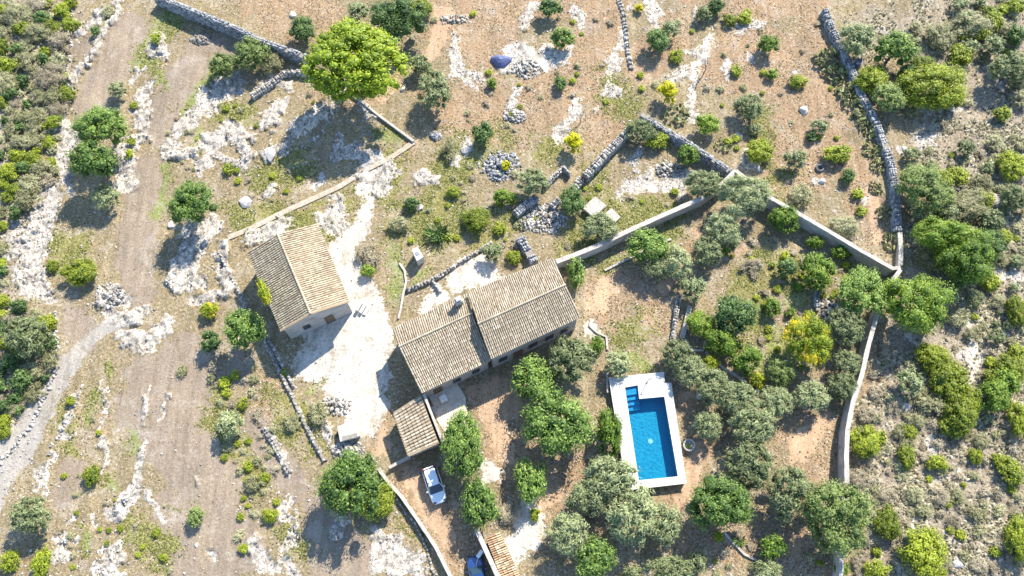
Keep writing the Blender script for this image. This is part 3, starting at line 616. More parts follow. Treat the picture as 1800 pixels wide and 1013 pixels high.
# terrace step under the low eave
tq = [G(752,690), G(798,667), G(817,696), G(790,720), G(760,712)]
m = MB(org); m.add([p+[0, 0, -.2] for p in tq]+[p+[0, 0, .16] for p in tq], [tuple(range(5, 10))]+[(i, (i+1) % 5, 5+(i+1) % 5, 5+i) for i in range(5)])
tag(link('patio', m.mesh('patio', M['paving']), None, org), kind='structure')
q2 = [G(757,715), G(790,705), G(818,697), G(822,742), G(785,765), G(772,745)]
m = MB(org); m.add([p+[0, 0, -.2] for p in q2]+[p+[0, 0, .08] for p in q2], [tuple(range(6, 12))]+[(i, (i+1) % 6, 6+(i+1) % 6, 6+i) for i in range(6)])
tag(link('yard_paving', m.mesh('yard_paving', M['paving']), None, org), kind='structure')

# small house
org = np.array([*G(530, 500)[:2], 0.0])
sh = thing('stone_cottage', org, 'smaller tiled cottage with grey gable wall, left of the white yard', 'house')
he, hr = 4.4, 6.3
roS, ws = gable_block(sh, org, G(435,443.5,he), G(487.5,411,hr), G(558,393,he), G(494,582,he), G(546,552,hr), G(614,530,he), M['tile_small'], 40, 41)
roS.name = 'roof'
m = MB(org)
for i in range(24):        # verge tiles along the gable
    p = lerp(G(494, 582, he), G(546, 552, hr), (i+.5)/24); m.box(p+[0, 0, .06], (.3, .22, .1), .5+rng.uniform(-.2, .2))
    p = lerp(G(546, 552, hr), G(614, 530, he), (i+.5)/24); m.box(p+[0, 0, .06], (.3, .22, .1), .3+rng.uniform(-.2, .2))
m.build('verge_tiles', M['tile_small'], roS)
a_, b_ = ws[3], ws[2]; u = (b_-a_); nr = np.array([u[1], -u[0], 0]); nr = nr/np.linalg.norm(nr)
for f, k, z0, z1, wd in ((.3, 'window', 1.3, 2.3, .8), (.65, 'door', 0, 2.1, 1.0)): opening(sh, org, a_, b_, f, wd, z0, z1, k, nr)
a_, b_ = ws[2], ws[1]; u = (b_-a_); nr = np.array([u[1], -u[0], 0]); nr = nr/np.linalg.norm(nr)
for f, k, z0, z1, wd in ((.2, 'door', 0, 2.1, 1.0), (.6, 'window', 1.2, 2.3, .8)): opening(sh, org, a_, b_, f, wd, z0, z1, k, nr)

# shed with single pitch
def shed(name, label, tl_, tr, br, bl, hl, hr_, nrow, mt, wallmat, edge, n0=None):
    A, B, C, D = G(*tl_, hl), G(*tr, hr_), G(*br, hr_), G(*bl, hl)
    org = np.array([*((A+C)/2)[:2], 0.0]); t = thing(name, org, label, 'outbuilding')
    ro = slab(org, [A, B, C, D], .12).build('roof', M['pan'], t)
    tile_rows(ro, org, B, C, D, A, nrow, mt, .45)
    ce = (A+B+C+D)/4; I = [p+(ce-p)*np.array([.08, .08, 0])-[0, 0, .12] for p in (A, B, C, D)]
    m = MB(org); m.hexa([np.array([p[0], p[1], -.3]) for p in I], I); m.build('wall', wallmat, t)
    if edge:
        a, b, wd, zz = edge; a = G(*a, zz); b = G(*b, zz); d = (b-a)/np.linalg.norm(b-a); q = np.array([-d[1], d[0], 0])*wd/2
        m = MB(org); m.hexa([np.array([*p[:2], -.3]) for p in (a-q, b-q, b+q, a+q)], [a-q, b-q, b+q, a+q]); m.build('parapet', M['coping'], t)
    return t, ro, org, (A, B, C, D)
t_, ro_, og_, q_ = shed('tiled_outbuilding', 'small tiled outbuilding between the farmhouse corner and the white car', (693,727), (740,697), (771,778), (719,801), 2.5, 2.9, 15, M['tile_main'], M['housewall'], ((745,693), (778,777), .28, 3.15))
m = MB(og_)
for i in range(16):
    for a, b in ((q_[0], q_[1]), (q_[3], q_[2]), (q_[0], q_[3])):
        m.box(lerp(a, b, (i+.5)/16)+[0, 0, .08], (.3, .26, .12), .5+rng.uniform(-.3, .3))
m.build('verge_tiles', M['tile_main'], ro_)
opening(t_, og_, q_[3]+(q_[0]-q_[3])*.1, q_[2]+(q_[1]-q_[2])*.1, .5, 1.1, 0, 2.0, 'door', np.array([.45, -.9, 0]))
shed('tiled_lean_to', 'long narrow orange tiled lean-to cut by the bottom edge', (854,945), (879,935), (925,1035), (894,1048), 2.3, 2.7, 27, M['tile_orange'], M['plaster'], ((837,930), (893,1052), .5, 2.6))

# ------------------------------------------------------------------ pool
org = np.array([*ctr[:2], 0.0]); pool = thing('swimming_pool', org, 'blue swimming pool in a raised white deck', 'pool')
out = [pc[k] for k in 'ABCDEF']; inn = [pc[k] for k in 'abcdef']
m = MB(org); m.add(out+inn+[p-[0, 0, .14] for p in out]+[p-[0, 0, .14] for p in inn],
    [(i, 6+i, 6+(i+1) % 6, (i+1) % 6)[::-1] for i in range(6)]+[(i, (i+1) % 6, 12+(i+1) % 6, 12+i) for i in range(6)]+[(6+i, 18+i, 18+(i+1) % 6, 6+(i+1) % 6) for i in range(6)])
m.build('deck', M['white'], pool)
ci = sum(inn)/6; co_ = []
def offs(poly, dd):
    res = []; nn_ = len(poly)
    for i in range(nn_):
        a, b, c = poly[i-1], poly[i], poly[(i+1) % nn_]
        e1 = (b-a)[:2]/np.linalg.norm((b-a)[:2]); e2 = (c-b)[:2]/np.linalg.norm((c-b)[:2])
        n1 = np.array([-e1[1], e1[0]]); n2 = np.array([-e2[1], e2[0]]); bb = n1+n2; bb = bb/(1+n1@n2); res.append(np.array([*(b[:2]+bb*dd), b[2]]))
    return res
oc = offs(inn, .32); ic = offs(inn, -.03)
for i in range(6):                       # edge stones round the water
    a, b, c, d = oc[i], oc[(i+1) % 6], ic[(i+1) % 6], ic[i]; k = max(1, int(np.linalg.norm(b-a)/.8))
    for j in range(k):
        f0, f1 = (j+.012)/k, (j+.988)/k; q = [lerp(a, b, f0), lerp(a, b, f1), lerp(d, c, f1), lerp(d, c, f0)]
        MB(org).hexa([p+[0, 0, -.03] for p in q][::-1], [p+[0, 0, .028] for p in q][::-1]).build('coping_stone', M['white'], pool)
m = MB(org); m.tube(G(1147, 686, POOL_H)+[0, 0, -.02], G(1147, 686, POOL_H)+[0, 0, .012], .16, .16, 14); m.build('skimmer_lid', M['concrete'], pool)
o2 = [ctr+(p-ctr)*.985-[0, 0, .14] for p in out]
m = MB(org); m.add([np.array([*p[:2], -.4]) for p in o2]+o2, [(i, (i+1) % 6, 6+(i+1) % 6, 6+i) for i in range(6)]); m.build('retaining_wall', M['plaster'], pool)
bm_, n, b = mat('pool_mosaic_ripples')
cc = ramp(n, noise(n, 2.6, 3, .6, dist=1.2), [(.35, (.012, .25, .37)), (.5, (.018, .30, .42)), (.66, (.03, .345, .455))])  # mottling paints the water's ripple refraction into the blue mosaic colour
n.links.new(cc, b.inputs['Base Color']); b.inputs['Roughness'].default_value = .5
st_m, n, b = mat('pool_step_mosaic'); b.inputs['Base Color'].default_value = (.05, .33, .50, 1)
zf = POOL_H-1.5
m = MB(org); ib = [p-[0, 0, .14] for p in inn]; fl = [np.array([*p[:2], zf]) for p in inn]
m.add(ib+fl, [(i, 6+i, 6+(i+1) % 6, (i+1) % 6) for i in range(6)]+[tuple(range(11, 5, -1))]); m.build('basin', bm_, pool)
a, b_, c = pc['a'], pc['b'], pc['c']; dv = (pc['f']-a); dv = dv/np.linalg.norm(dv)
for i, s in enumerate((0, .95, 1.5, 2.05)):
    e = (0.95, 1.5, 2.05, 2.6)[i]; z = POOL_H-.30-.26*i
    q = [a+dv*(s+.004), b_+dv*(s+.004), b_+dv*e, a+dv*e]; ins = (b_-a)*.004
    q = [q[0]+ins, q[1]-ins, q[2]-ins, q[3]+ins]
    m = MB(org); m.hexa([np.array([*p[:2], zf+.004]) for p in q][::-1], [np.array([*p[:2], z]) for p in q][::-1]); m.build('pool_step', st_m, pool)
wm = bpy.data.materials.new('pool_water'); wm.use_nodes = True; n = wm.node_tree; n.nodes.clear()
tr = N(n, 'ShaderNodeBsdfTransparent'); tr.inputs[0].default_value = (.55, .86, .97, 1); gl = N(n, 'ShaderNodeBsdfGlossy'); gl.inputs['Roughness'].default_value = .05
fr = N(n, 'ShaderNodeFresnel'); fr.inputs[0].default_value = 1.33; mx = N(n, 'ShaderNodeMixShader'); o = N(n, 'ShaderNodeOutputMaterial')
bp = N(n, 'ShaderNodeBump'); bp.inputs['Strength'].default_value = .25; bp.inputs['Distance'].default_value = .05
n.links.new(noise(n, 3.5, 3, .5), bp.inputs['Height']); n.links.new(bp.outputs[0], gl.inputs['Normal']); n.links.new(bp.outputs[0], fr.inputs['Normal'])
n.links.new(fr.outputs[0], mx.inputs[0]); n.links.new(tr.outputs[0], mx.inputs[1]); n.links.new(gl.outputs[0], mx.inputs[2]); n.links.new(mx.outputs[0], o.inputs[0])
m = MB(org); m.add([np.array([*p[:2], POOL_H-.12]) for p in inn], [(5, 4, 3, 2, 1, 0)]); m.build('water', wm, pool)
lp = G(1143, 776, zf); m = MB(org); m.tube(lp+[0, 0, .0], lp+[0, 0, .05], .3, .28, 14); m.build('floor_drain', M['whiteobj'], pool)
p = G(1137, 673, POOL_H); sw = thing('garden_shower', p, 'thin dark outdoor shower pole on the white pool deck', 'shower')
MB().tube((0, 0, 0), (0, 0, .06), .16, .16, 10).build('foot', M['metal'], sw)
MB().tube((0, 0, .06), (0, 0, 1.6), .045, .04, 8).tube((0, 0, 1.6), (.18, .05, 1.62), .03, .03, 6).build('pole', M['trim'], sw)
MB().tube((.18, .05, 1.56), (.18, .05, 1.64), .1, .05, 10).build('shower_head', M['metal'], sw)

# ------------------------------------------------------------------ cars
def car(name, label, px, py, ang, paint):
    t = thing(name, [*G(px, py)[:2], 0.06], label, 'car', 'parked cars', ang)
    # body: stations along x (nose at +x)
    st = [(-2.08, .62, .42, .78), (-2.0, .80, .30, .92), (-1.6, .88, .24, .98), (-.8, .90, .22, .99), (.4, .90, .22, .97), (1.1, .89, .24, .93), (1.65, .85, .27, .82), (1.98, .70, .32, .68), (2.1, .48, .40, .58)]
    V, Fc = [], []; K = 10
    for x, hw, zl, zh in st:
        for yy, zz in ((-.82, 0), (-1, .25), (-1, .6), (-.93, .9), (-.72, 1), (.72, 1), (.93, .9), (1, .6), (1, .25), (.82, 0)):
            V.append((x, yy*hw, zl+(zh-zl)*zz))
    for i in range(len(st)-1):
        for k in range(K): Fc.append((i*K+k, i*K+(k+1) % K, (i+1)*K+(k+1) % K, (i+1)*K+k))
    m = MB(); m.add(V, Fc+[tuple(range(K-1, -1, -1)), tuple(range((len(st)-1)*K, len(st)*K))]); m.build('body', paint, t, smooth=True)
    lo = [(-1.92, .74), (-1.75, .80), (.55, .80), (.98, .70)]; hi = [(-1.62, .56), (-1.5, .62), (.05, .61), (.18, .54)]
    m = MB(); zl, zh = .93, 1.46
    pts = [(x, -y, zl) for x, y in lo]+[(x, y, zl) for x, y in lo[::-1]]+[(x, -y, zh) for x, y in hi]+[(x, y, zh) for x, y in hi[::-1]]
    m.add(pts, [(i, (i+1) % 8, 8+(i+1) % 8, 8+i) for i in range(8)]+[tuple(range(8, 16))]); m.build('window_band', M['glassdark'], t)
    m = MB(); rp = [(-1.70, .54), (-1.5, .63), (.02, .62), (.16, .53)]
    r1 = [(x, -y, zh+.004) for x, y in rp]+[(x, y, zh+.004) for x, y in rp[::-1]]; r2 = [(x*.96-.03, y*.9, zh+.055) for x, y, z in r1]
    m.add(r1+r2, [(i, (i+1) % 8, 8+(i+1) % 8, 8+i) for i in range(8)]+[tuple(range(8, 16))]); m.build('roof', paint, t, smooth=False)
    for s in (-1, 1):
        MB().tube((.58, s*.80, .95), (.10, s*.61, 1.49), .035, .035, 6).build('pillar', paint, t)
        MB().box((.55, s*.98, 1.0), (.14, .2, .13)).build('mirror', paint, t, bevel=.03)
        MB().box((-.8, s*.66, 1.5), (1.6, .04, .035)).build('roof_rail', M['trim'], t)
        MB().box((1.86, s*.55, .68), (.3, .3, .13), -s*.35).build('headlight', M['glassdark'], t, bevel=.03)
        MB().box((-1.98, s*.66, .82), (.14, .24, .2)).build('tail_light', plain('tail_red', (.4, .02, .02), .3), t, bevel=.02)
        for x in (-1.3, 1.32):
            wh = MB().tube((x, s*.72, .32), (x, s*.91, .32), .33, .33, 18).build('wheel', M['rubber'], t)
            MB().tube((x, s*.912, .32), (x, s*.925, .32), .2, .19, 12).build('rim', M['metal'], wh)
    MB().box((2.06, 0, .46), (.12, 1.1, .14)).build('grille', M['trim'], t, bevel=.02)
    MB().box((2.13, 0, .36), (.02, .5, .11)).build('number_plate', M['whiteobj'], t)
    return t
p0, p1 = G(755, 826), G(773, 880); car('parked_car', 'white hatchback parked in the tree shade beside the tiled outbuilding', 764.5, 854, math.atan2(p1[1]-p0[1], p1[0]-p0[0]), M['whitepaint'])
p0, p1 = G(843, 1035), G(834, 985); car('parked_car', 'dark blue car at the bottom edge beside the lean-to wall', 840, 1013, math.atan2(p1[1]-p0[1], p1[0]-p0[0]), M['bluepaint'])
p = G(844, 975, 0)
cb = thing('charging_post', [*p[:2], 0], 'white slim post with a thin pale cable above the blue car nose', 'post')
MB().box((0, 0, .6), (.42, .9, 1.2), -.6).build('post', M['whiteobj'], cb, bevel=.04)
q = [Vector((-.2, -.45, .9)), Vector((-.35, -.9, .95)), Vector((-.38, -1.5, 1.0)), Vector((-.5, -2.2, 1.02))]
m = MB()
for a, b_ in zip(q[:-1], q[1:]): m.tube(a, b_, .03, .03, 5)
m.build('cable', M['whiteobj'], cb)

# patio table, planter, tanks, blocks
p = G(780, 703, .2); ta = thing('patio_table', [*p[:2], .16], 'small square white table on the shaded patio', 'table', None, .5)
MB().box((0, 0, .72), (.8, .8, .05)).build('table_top', M['whiteobj'], ta, bevel=.01)
for x in (-.34, .34):
    for y in (-.34, .34): MB().box((x, y, .345), (.06, .06, .69)).build('leg', M['whiteobj'], ta)
p = G(1210, 784); pl = thing('stone_planter', [*p[:2], 0], 'round stone planter against the right side of the pool deck', 'planter')
V, Fc = [], []; K = 24
for r, z in ((.62, -.1), (.66, .5), (.7, .62), (.52, .62), (.48, .4), (.0, .42)):
    for i in range(K): V.append((r*math.cos(i*2*math.pi/K), r*math.sin(i*2*math.pi/K), z))
for j in range(5): Fc += [(j*K+i, j*K+(i+1) % K, (j+1)*K+(i+1) % K, (j+1)*K+i) for i in range(K)]
MB().add(V, Fc).build('bowl', M['coping'], pl)
def block(name, label, cat, quad, h, mt, lid=None):
    Q = [G(*p, h) for p in quad]; c = sum(Q)/4; og = np.array([*c[:2], 0.0]); t = thing(name, og, label, cat)
    MB(og).hexa([np.array([*p[:2], -.3]) for p in Q][::-1], Q[::-1]).build('base', mt, t)
    L2 = [c+(p-c)*1.06+[0, 0, .01] for p in Q]
    MB(og).hexa(L2[::-1], [p+[0, 0, .08] for p in L2][::-1]).build('lid', lid or M['concrete'], t, bevel=.015)
    return t, og, Q
t, og, Q = block('cistern_box', 'small white masonry box standing behind the main house', 'cistern', [(724,440),(734,435),(744,452),(733,459)], 1.7, M['concrete'])
MB(og).box((Q[0]+Q[1]+Q[2]+Q[3])/4+[0, 0, .12], (.45, .45, .06), .5).build('hatch', M['metal'], t)
block('concrete_slab', 'pale square cistern slab among the olives inside the ruins', 'slab', [(1025,366),(1046,347),(1065,362),(1044,382)], .8, M['slab'], M['slab'])
block('concrete_slab', 'smaller pale slab right of the square cistern slab', 'slab', [(1062,378),(1075,367),(1090,382),(1078,394)], .4, M['slab'], M['slab'])
t, og, Q = block('water_trough', 'broken white concrete tank at the bottom of the white yard', 'tank', [(594,750),(626,742),(632,766),(599,776)], 1.0, M['concrete'])
MB(og).box(G(615, 768, 1.1), (1.7, .5, .08), .25).build('opening_shade_plate', M['mortar'], t)  # solid plate on the lid, its darker colour painting a shaded opening
for i, (a, b, h) in enumerate((((626,548),(640,542),.45), ((624,545),(636,540),.30), ((628,552),(645,545),.15))):
    pass
st = thing('entrance_steps', G(632, 542), 'weathered narrow steps at the lower right corner of the cottage', 'steps')
for i in range(3): MB().box((i*.42, -i*.2, .36-i*.12), (.4, 1.1, .72-i*.24), -.45).build('step', M['concrete'], st)
p = G(1440, 297); ty = thing('old_tyre', [*p[:2], .05], 'old dark tyre lying in the field left of the small dark bush', 'tyre')
V, Fc = [], []; K, J = 20, 8
for i in range(K):
    for j in range(J):
        a, q = i*2*math.pi/K, j*2*math.pi/J; rr = .42+.16*math.cos(q); V.append((rr*math.cos(a), rr*math.sin(a), .16+.16*math.sin(q)))
for i in range(K):
    for j in range(J): Fc.append((i*J+j, ((i+1) % K)*J+j, ((i+1) % K)*J+(j+1) % J, i*J+(j+1) % J))
MB().add(V, Fc).build('carcass', M['greystone'], ty, smooth=True)
p = G(1392, 124, 1.5)
ps = thing('white_post', G(1387, 140), 'leaning white post next to the small round green bush, upper right', 'post')
MB().tube((0, 0, 0), (.15, .1, 1.6), .05, .05, 6).build('pole', M['whiteobj'], ps); MB().box((.3, .1, 1.55), (.5, .3, .06)).build('plate', M['whiteobj'], ps)
p = G(1508, 111, .5); bb = thing('blue_barrel', [*p[:2], 0], 'grey blue plastic barrel at the top of the curved grey wall', 'barrel')
MB().tube((0, 0, 0), (0, 0, .9), .5, .5, 16).build('drum', plain('blue_plastic', (.14, .2, .34), .4), bb, bevel=0); MB().tube((0, 0, .9), (0, 0, .95), .42, .42, 16).build('rim', M['greystone'], bb)
p = G(881, 105, .5); tp = thing('covered_heap', [*p[:2], 0], 'low heap under a blue-purple tarpaulin in the upper orchard', 'heap')
V, Fc = [], []; K = 16
for r, z in ((1.25, .0), (1.1, .4), (.75, .75), (.35, .95)):
    for i in range(K):
        a = i*2*math.pi/K; k = r*(1+.16*math.sin(3*a+z)+rng.uniform(-.06, .06)); V.append((k*1.15*math.cos(a), k*.75*math.sin(a), z+rng.uniform(-.05, .05)))
for j in range(3): Fc += [(j*K+i, j*K+(i+1) % K, (j+1)*K+(i+1) % K, (j+1)*K+i) for i in range(K)]
MB().add(V, Fc+[tuple(range(3*K, 4*K))]).build('tarpaulin', plain('blue_tarpaulin', (.10, .12, .24), .7), tp)

# ------------------------------------------------------------------ loose rocks
def rockmesh(k, seed):
    import bmesh
    r = np.random.default_rng(seed+50); bm = bmesh.new()
    for q in r.normal(size=(22, 3)):
        q /= np.linalg.norm(q); bm.verts.new(q*r.uniform(.75, 1.05)*[1, .85, .6])
    bmesh.ops.convex_hull(bm, input=bm.verts[:]); bmesh.ops.bevel(bm, geom=bm.edges[:], offset=.04, segments=1, affect='EDGES')
    me = bpy.data.meshes.new('boulder'); bm.to_mesh(me); bm.free(); me.materials.append(M['whitestone'])
    a = me.attributes.new('tone', 'FLOAT', 'POINT'); a.data.foreach_set('value', np.full(len(me.vertices), .7, np.float32)); return me
RM = [rockmesh(0, s) for s in range(6)]
for i, (x, y, r, lab) in enumerate([
 (432,355,15,'pale boulder on the grass above the bright carob'), (820,262,13,'jagged grey boulder below the dark green orchard bush'), (1413,193,11,'round pale boulder in the right orchard field'),
 (738,365,10,'pale boulder beside the small green shrub behind the farmhouse'), (345,958,6,'little pale stone beside the thin sapling, lower left'), (476,272,16,'blue-shaded boulder at the left end of the pine shadow'),
 (585,160,9,'shaded boulder right under the lower edge of the big pine'), (1300,240,12,'shaded boulder behind the right orchard olive'), (1445,318,9,'long pale boulder below the old tyre'),
 (515,25,10,'pale boulder above the dark round bush, top left'), (708,155,9,'pale boulder right of the big pine'), (1228,697,8,'pale stone in the gap of the olive row'), (1592,715,14,'white boulder outside the garden wall at lower right'),
 (1630,1000,13,'white boulder under the round bush at the bottom right'), (1683,992,12,'white boulder pair partner right of the bottom right round bush'), (372,975,6,'small pale stone on the lower left field'), (300,395,10,'boulder in the shade below the left carob'),
 (960,322,9,'boulder between the grey olive and the thin ruin wall'), (1590,262,8,'pale flat stone at the foot of the curved grey wall'), (1515,372,6,'small pale stone on the path by the cactus hedge')]):
    h = r*mpp(x, y); p = G(x, y, h*.3)
    o = link('boulder', RM[i % 6], None, (p[0], p[1], zat(p[0], p[1])+h*.12)); o.scale = (h, h*rng.uniform(.65, .95), h*rng.uniform(.7, 1)); o.rotation_euler = (0, 0, rng.uniform(0, 6)); tag(o, lab, 'boulder', 'boulders')
def pile(x, y, rx, ry, nn, lab, mt='stone', s=(.14, .48), hh=.6):
    nn = int(nn*1.6); k = mpp(x, y); c = G(x, y); a = rng.uniform(0, 6.28, nn); q = np.sqrt(rng.uniform(0, 1, nn))*rng.uniform(.8, 1.25, nn); q = np.minimum(q, 1.15)
    C = np.stack([np.cos(a)*q*rx*k, np.sin(a)*q*ry*k, hh*np.maximum(1-q, 0)*rng.uniform(.2, 1, nn)+.04], -1)
    S = np.stack([rng.uniform(*s, nn), rng.uniform(*s, nn)*.8, rng.uniform(*s, nn)*.6], -1)
    V, Fc, T = boxes(C, S, rng.uniform(0, 6, nn), .2)
    tag(link('stone_pile', mesh_np('stone_pile', V, Fc, T, [M[mt]]), None, (c[0], c[1], 0)), lab, 'stone pile')
pile(905,205,20,15,70,'grey pile of stones in the upper middle orchard','stone')
pile(880,292,34,26,150,'big pile of grey rubble around the yellow bush','greystone')
pile(960,385,34,26,150,'pale rubble spread in the middle of the ruins')
pile(925,395,14,10,40,'small heap of pale stones at the left end of the ruins')
pile(925,120,26,20,90,'pile of pale stones behind the covered heap')
pile(610,790,26,16,90,'pale rubble below the broken concrete tank')
pile(590,715,26,16,60,'scattered rubble at the left edge of the white yard')
pile(355,70,18,10,60,'brown heap of cut brush and stones on the left field','mortar')
pile(875,310,14,10,30,'dark loose stones left of the grey olive','greystone')
pile(1455,545,16,20,50,'pale rubble between the citrus and the tall green tree')
pile(195,520,24,20,70,'pile of broken rock where the track meets the road')
pile(1175,300,24,16,60,'pale stones inside the triangular enclosure')
pile(765,240,10,8,26,'little pile of grey stones above the farmhouse meadow','greystone')
pile(800,35,26,10,30,'stones and brushwood at the top left of the orchard')

def stone_line(chain, sp, sz, name, z=.06):
    C, S = [], []
    for a, b in zip(chain[:-1], chain[1:]):
        A, B = G(*a), G(*b); k = max(1, int(np.linalg.norm(B-A)/sp))
        for j in range(k):
            p = lerp(A, B, (j+rng.uniform(0, 1))/k)+rng.normal(0, .12, 3); C.append((p[0], p[1], z)); S.append(rng.uniform(sz*.6, sz*1.4, 3)*[1, .8, .6])
    V, Fc, T = boxes(C, S, rng.uniform(0, 6, len(C)), .2)
    tag(link(name, mesh_np(name, V, Fc, T, [M['whitestone']])), kind='stuff')
for ch in ([(98,545),(99,600),(98,655),(75,705),(50,755),(20,790),(0,815)],): 
    stone_line(ch, .22, .3, 'roadside_stones')
stone_line([(455,272),(500,268),(535,258),(565,238),(580,212),(585,190)], .3, .32, 'stone_arc')
stone_line([(128,0),(124,60),(120,130),(118,180),(112,230)], .4, .35, 'terrace_edge_stones')
stone_line([(145,680),(120,730),(100,770),(85,800)], .35, .35, 'terrace_edge_stones')

# ------------------------------------------------------------------ vegetation meshes
def crown(seed, nl, lr, leaves, ls, asp, fuzz=.25, zmin=-.40, core=.66, flat=1.0):
    r = np.random.default_rng(seed)
    d = r.normal(size=(nl*4, 3)); d /= np.linalg.norm(d, axis=1)[:, None]; d = d[d[:, 2] > zmin]; d = d[:nl*3]
    keep = []                                              # spread the lobes apart
    for q in d:
        if len(keep) >= nl: break
        if all(np.linalg.norm(q-k) > 1.45/math.sqrt(nl) for k in keep): keep.append(q)
    d = np.array(keep); nl = len(d); lrs = r.uniform(*lr, nl)
    rad = (1-lrs*.85)*r.uniform(.84, 1.05, nl)*(1+.08*np.sin(3*np.arctan2(d[:, 1], d[:, 0])+seed))
    inn_ = r.uniform(0, 1, nl) < .18; rad = np.where(inn_, rad*.62, rad)
    c = d*rad[:, None]
    nc = 7; cc_ = r.normal(size=(nc, 3))*[.30, .30, .16]; c = np.vstack([c, cc_+[0, 0, .12]]); lrs = np.concatenate([lrs, r.uniform(.34, .46, nc)])
    d = np.vstack([d, np.tile([0, 0, 1.0], (nc, 1))]); nl = len(c); c[:, 2] *= flat
    prob = lrs**2; prob /= prob.sum(); li = r.choice(nl, leaves, p=prob)
    u = r.normal(size=(leaves, 3)); u[:, 2] += .35; u += d[li]*.55; u /= np.linalg.norm(u, axis=1)[:, None]
    P = c[li]+u*(lrs[li]*(1+r.normal(0, fuzz, leaves)*.5))[:, None]
    nv = u+[0, 0, .25]+r.normal(0, .38, (leaves, 3)); nv /= np.linalg.norm(nv, axis=1)[:, None]
    t = np.cross(nv, r.normal(size=(leaves, 3))); t /= np.linalg.norm(t, axis=1)[:, None]; bt = np.cross(nv, t)
    s = ls*r.uniform(.6, 1.35, leaves)[:, None]
    V = np.stack([P-t*s*asp, P-bt*s*.5/asp**.5, P+t*s*asp, P+bt*s*.5/asp**.5], 1).reshape(-1, 3)
    Fq = np.arange(leaves*4).reshape(-1, 4)
    lt = r.uniform(0, 1, nl); tone = np.clip(.35*lt[li]+.65*r.uniform(0, 1, leaves), 0, 1)
    T = np.repeat(tone, 4)
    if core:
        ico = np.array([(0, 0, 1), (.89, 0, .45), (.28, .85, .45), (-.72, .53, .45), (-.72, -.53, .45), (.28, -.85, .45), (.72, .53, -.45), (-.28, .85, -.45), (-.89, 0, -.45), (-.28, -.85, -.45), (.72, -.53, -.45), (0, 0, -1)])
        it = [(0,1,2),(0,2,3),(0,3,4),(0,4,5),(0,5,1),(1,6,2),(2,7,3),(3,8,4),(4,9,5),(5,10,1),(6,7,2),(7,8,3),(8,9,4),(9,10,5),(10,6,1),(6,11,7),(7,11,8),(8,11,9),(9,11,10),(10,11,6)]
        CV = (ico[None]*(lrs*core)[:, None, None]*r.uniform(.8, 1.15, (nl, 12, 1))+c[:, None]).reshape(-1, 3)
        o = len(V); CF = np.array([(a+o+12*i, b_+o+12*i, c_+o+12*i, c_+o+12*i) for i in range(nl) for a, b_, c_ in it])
        V = np.vstack([V, CV]); T = np.concatenate([T, np.repeat(lt*.3, 12)])  # lobe cores added to stop light leaking through, toned darker than the leaves
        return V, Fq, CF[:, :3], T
    return V, Fq, None, T
def crown_mesh(name, m_, *a, **k):
    V, Fq, CF, T = crown(*a, **k)
    tri = np.concatenate([Fq[:, [0, 1, 2]], Fq[:, [0, 2, 3]]]+([CF] if CF is not None else []))
    return mesh_np(name, V, tri, T, [m_])
KIND = {   # lobes, lobe radius, leaf length (m), aspect, fuzz, height factor, centre factor
 'carob': (30, (.24, .36), .24, 1.0, .28, .80, 1.0), 'pine': (120, (.15, .24), .26, 1.0, .24, .62, 1.0), 'olive': (50, (.16, .25), .20, 1.7, .42, .82, 1.0),
 'citrus': (30, (.22, .34), .20, 1.2, .28, .85, .9), 'dark': (26, (.24, .36), .22, 1.1, .28, .85, .9), 'lentisk': (46, (.2, .32), .19, 1.2, .3, .65, .6),
 'grey': (24, (.2, .34), .17, 2.0, .75, .6, .45), 'brown': (18, (.2, .34), .16, 2.2, .9, .5, .4), 'yellow': (26, (.22, .32), .18, 1.1, .3, .9, 1.0),
 'autumn': (36, (.2, .3), .22, 1.2, .3, .8, 1.0), 'pale': (44, (.18, .28), .20, 1.3, .45, .75, .95)}
CM = {}
def get_crown(kind, rad, var):
    sz = 0 if rad < .9 else 1 if rad < 1.7 else 2 if rad < 3 else 3 if rad < 5 else 4
    key = (kind, sz, var)
    if key not in CM:
        nl, lr, ll, asp, fz, hf, cf = KIND[kind]; R0 = (.65, 1.3, 2.3, 3.6, 5.6)[sz]
        nlv = max(7, int(nl*(.4, .65, 1.0, 1.4, 1.7)[sz])); g = (1.35, 1.2, 1.05, .9, .8)[sz]
        area = 3.6*R0*R0; cnt = int(min(26000, area/(ll*ll*.42)*2.4)); cnt = max(cnt, 260)
        CM[key] = crown_mesh(kind+'_crown', L[kind], 100*var+7*sz+len(kind), nlv, (lr[0]*g, lr[1]*g), cnt, ll/R0*.5, asp, fz)
    return CM[key]
def trunk_mesh(seed):
    r = random.Random(seed); m = MB(); top = Vector((r.uniform(-.05, .05), r.uniform(-.05, .05), .45))
    m.tube((0, 0, -.05), top, .085, .06, 8)
    for i in range(5):
        a = i*1.257+r.uniform(-.3, .3); e = Vector((math.cos(a)*r.uniform(.35, .55), math.sin(a)*r.uniform(.35, .55), r.uniform(.85, 1.1)))
        md = top.lerp(e, .5)+Vector((0, 0, -.05)); m.tube(top, md, .045, .032, 6); m.tube(md, e, .032, .012, 5)
    return m.mesh('trunk', M['bark'])
TM = [trunk_mesh(i) for i in range(4)]
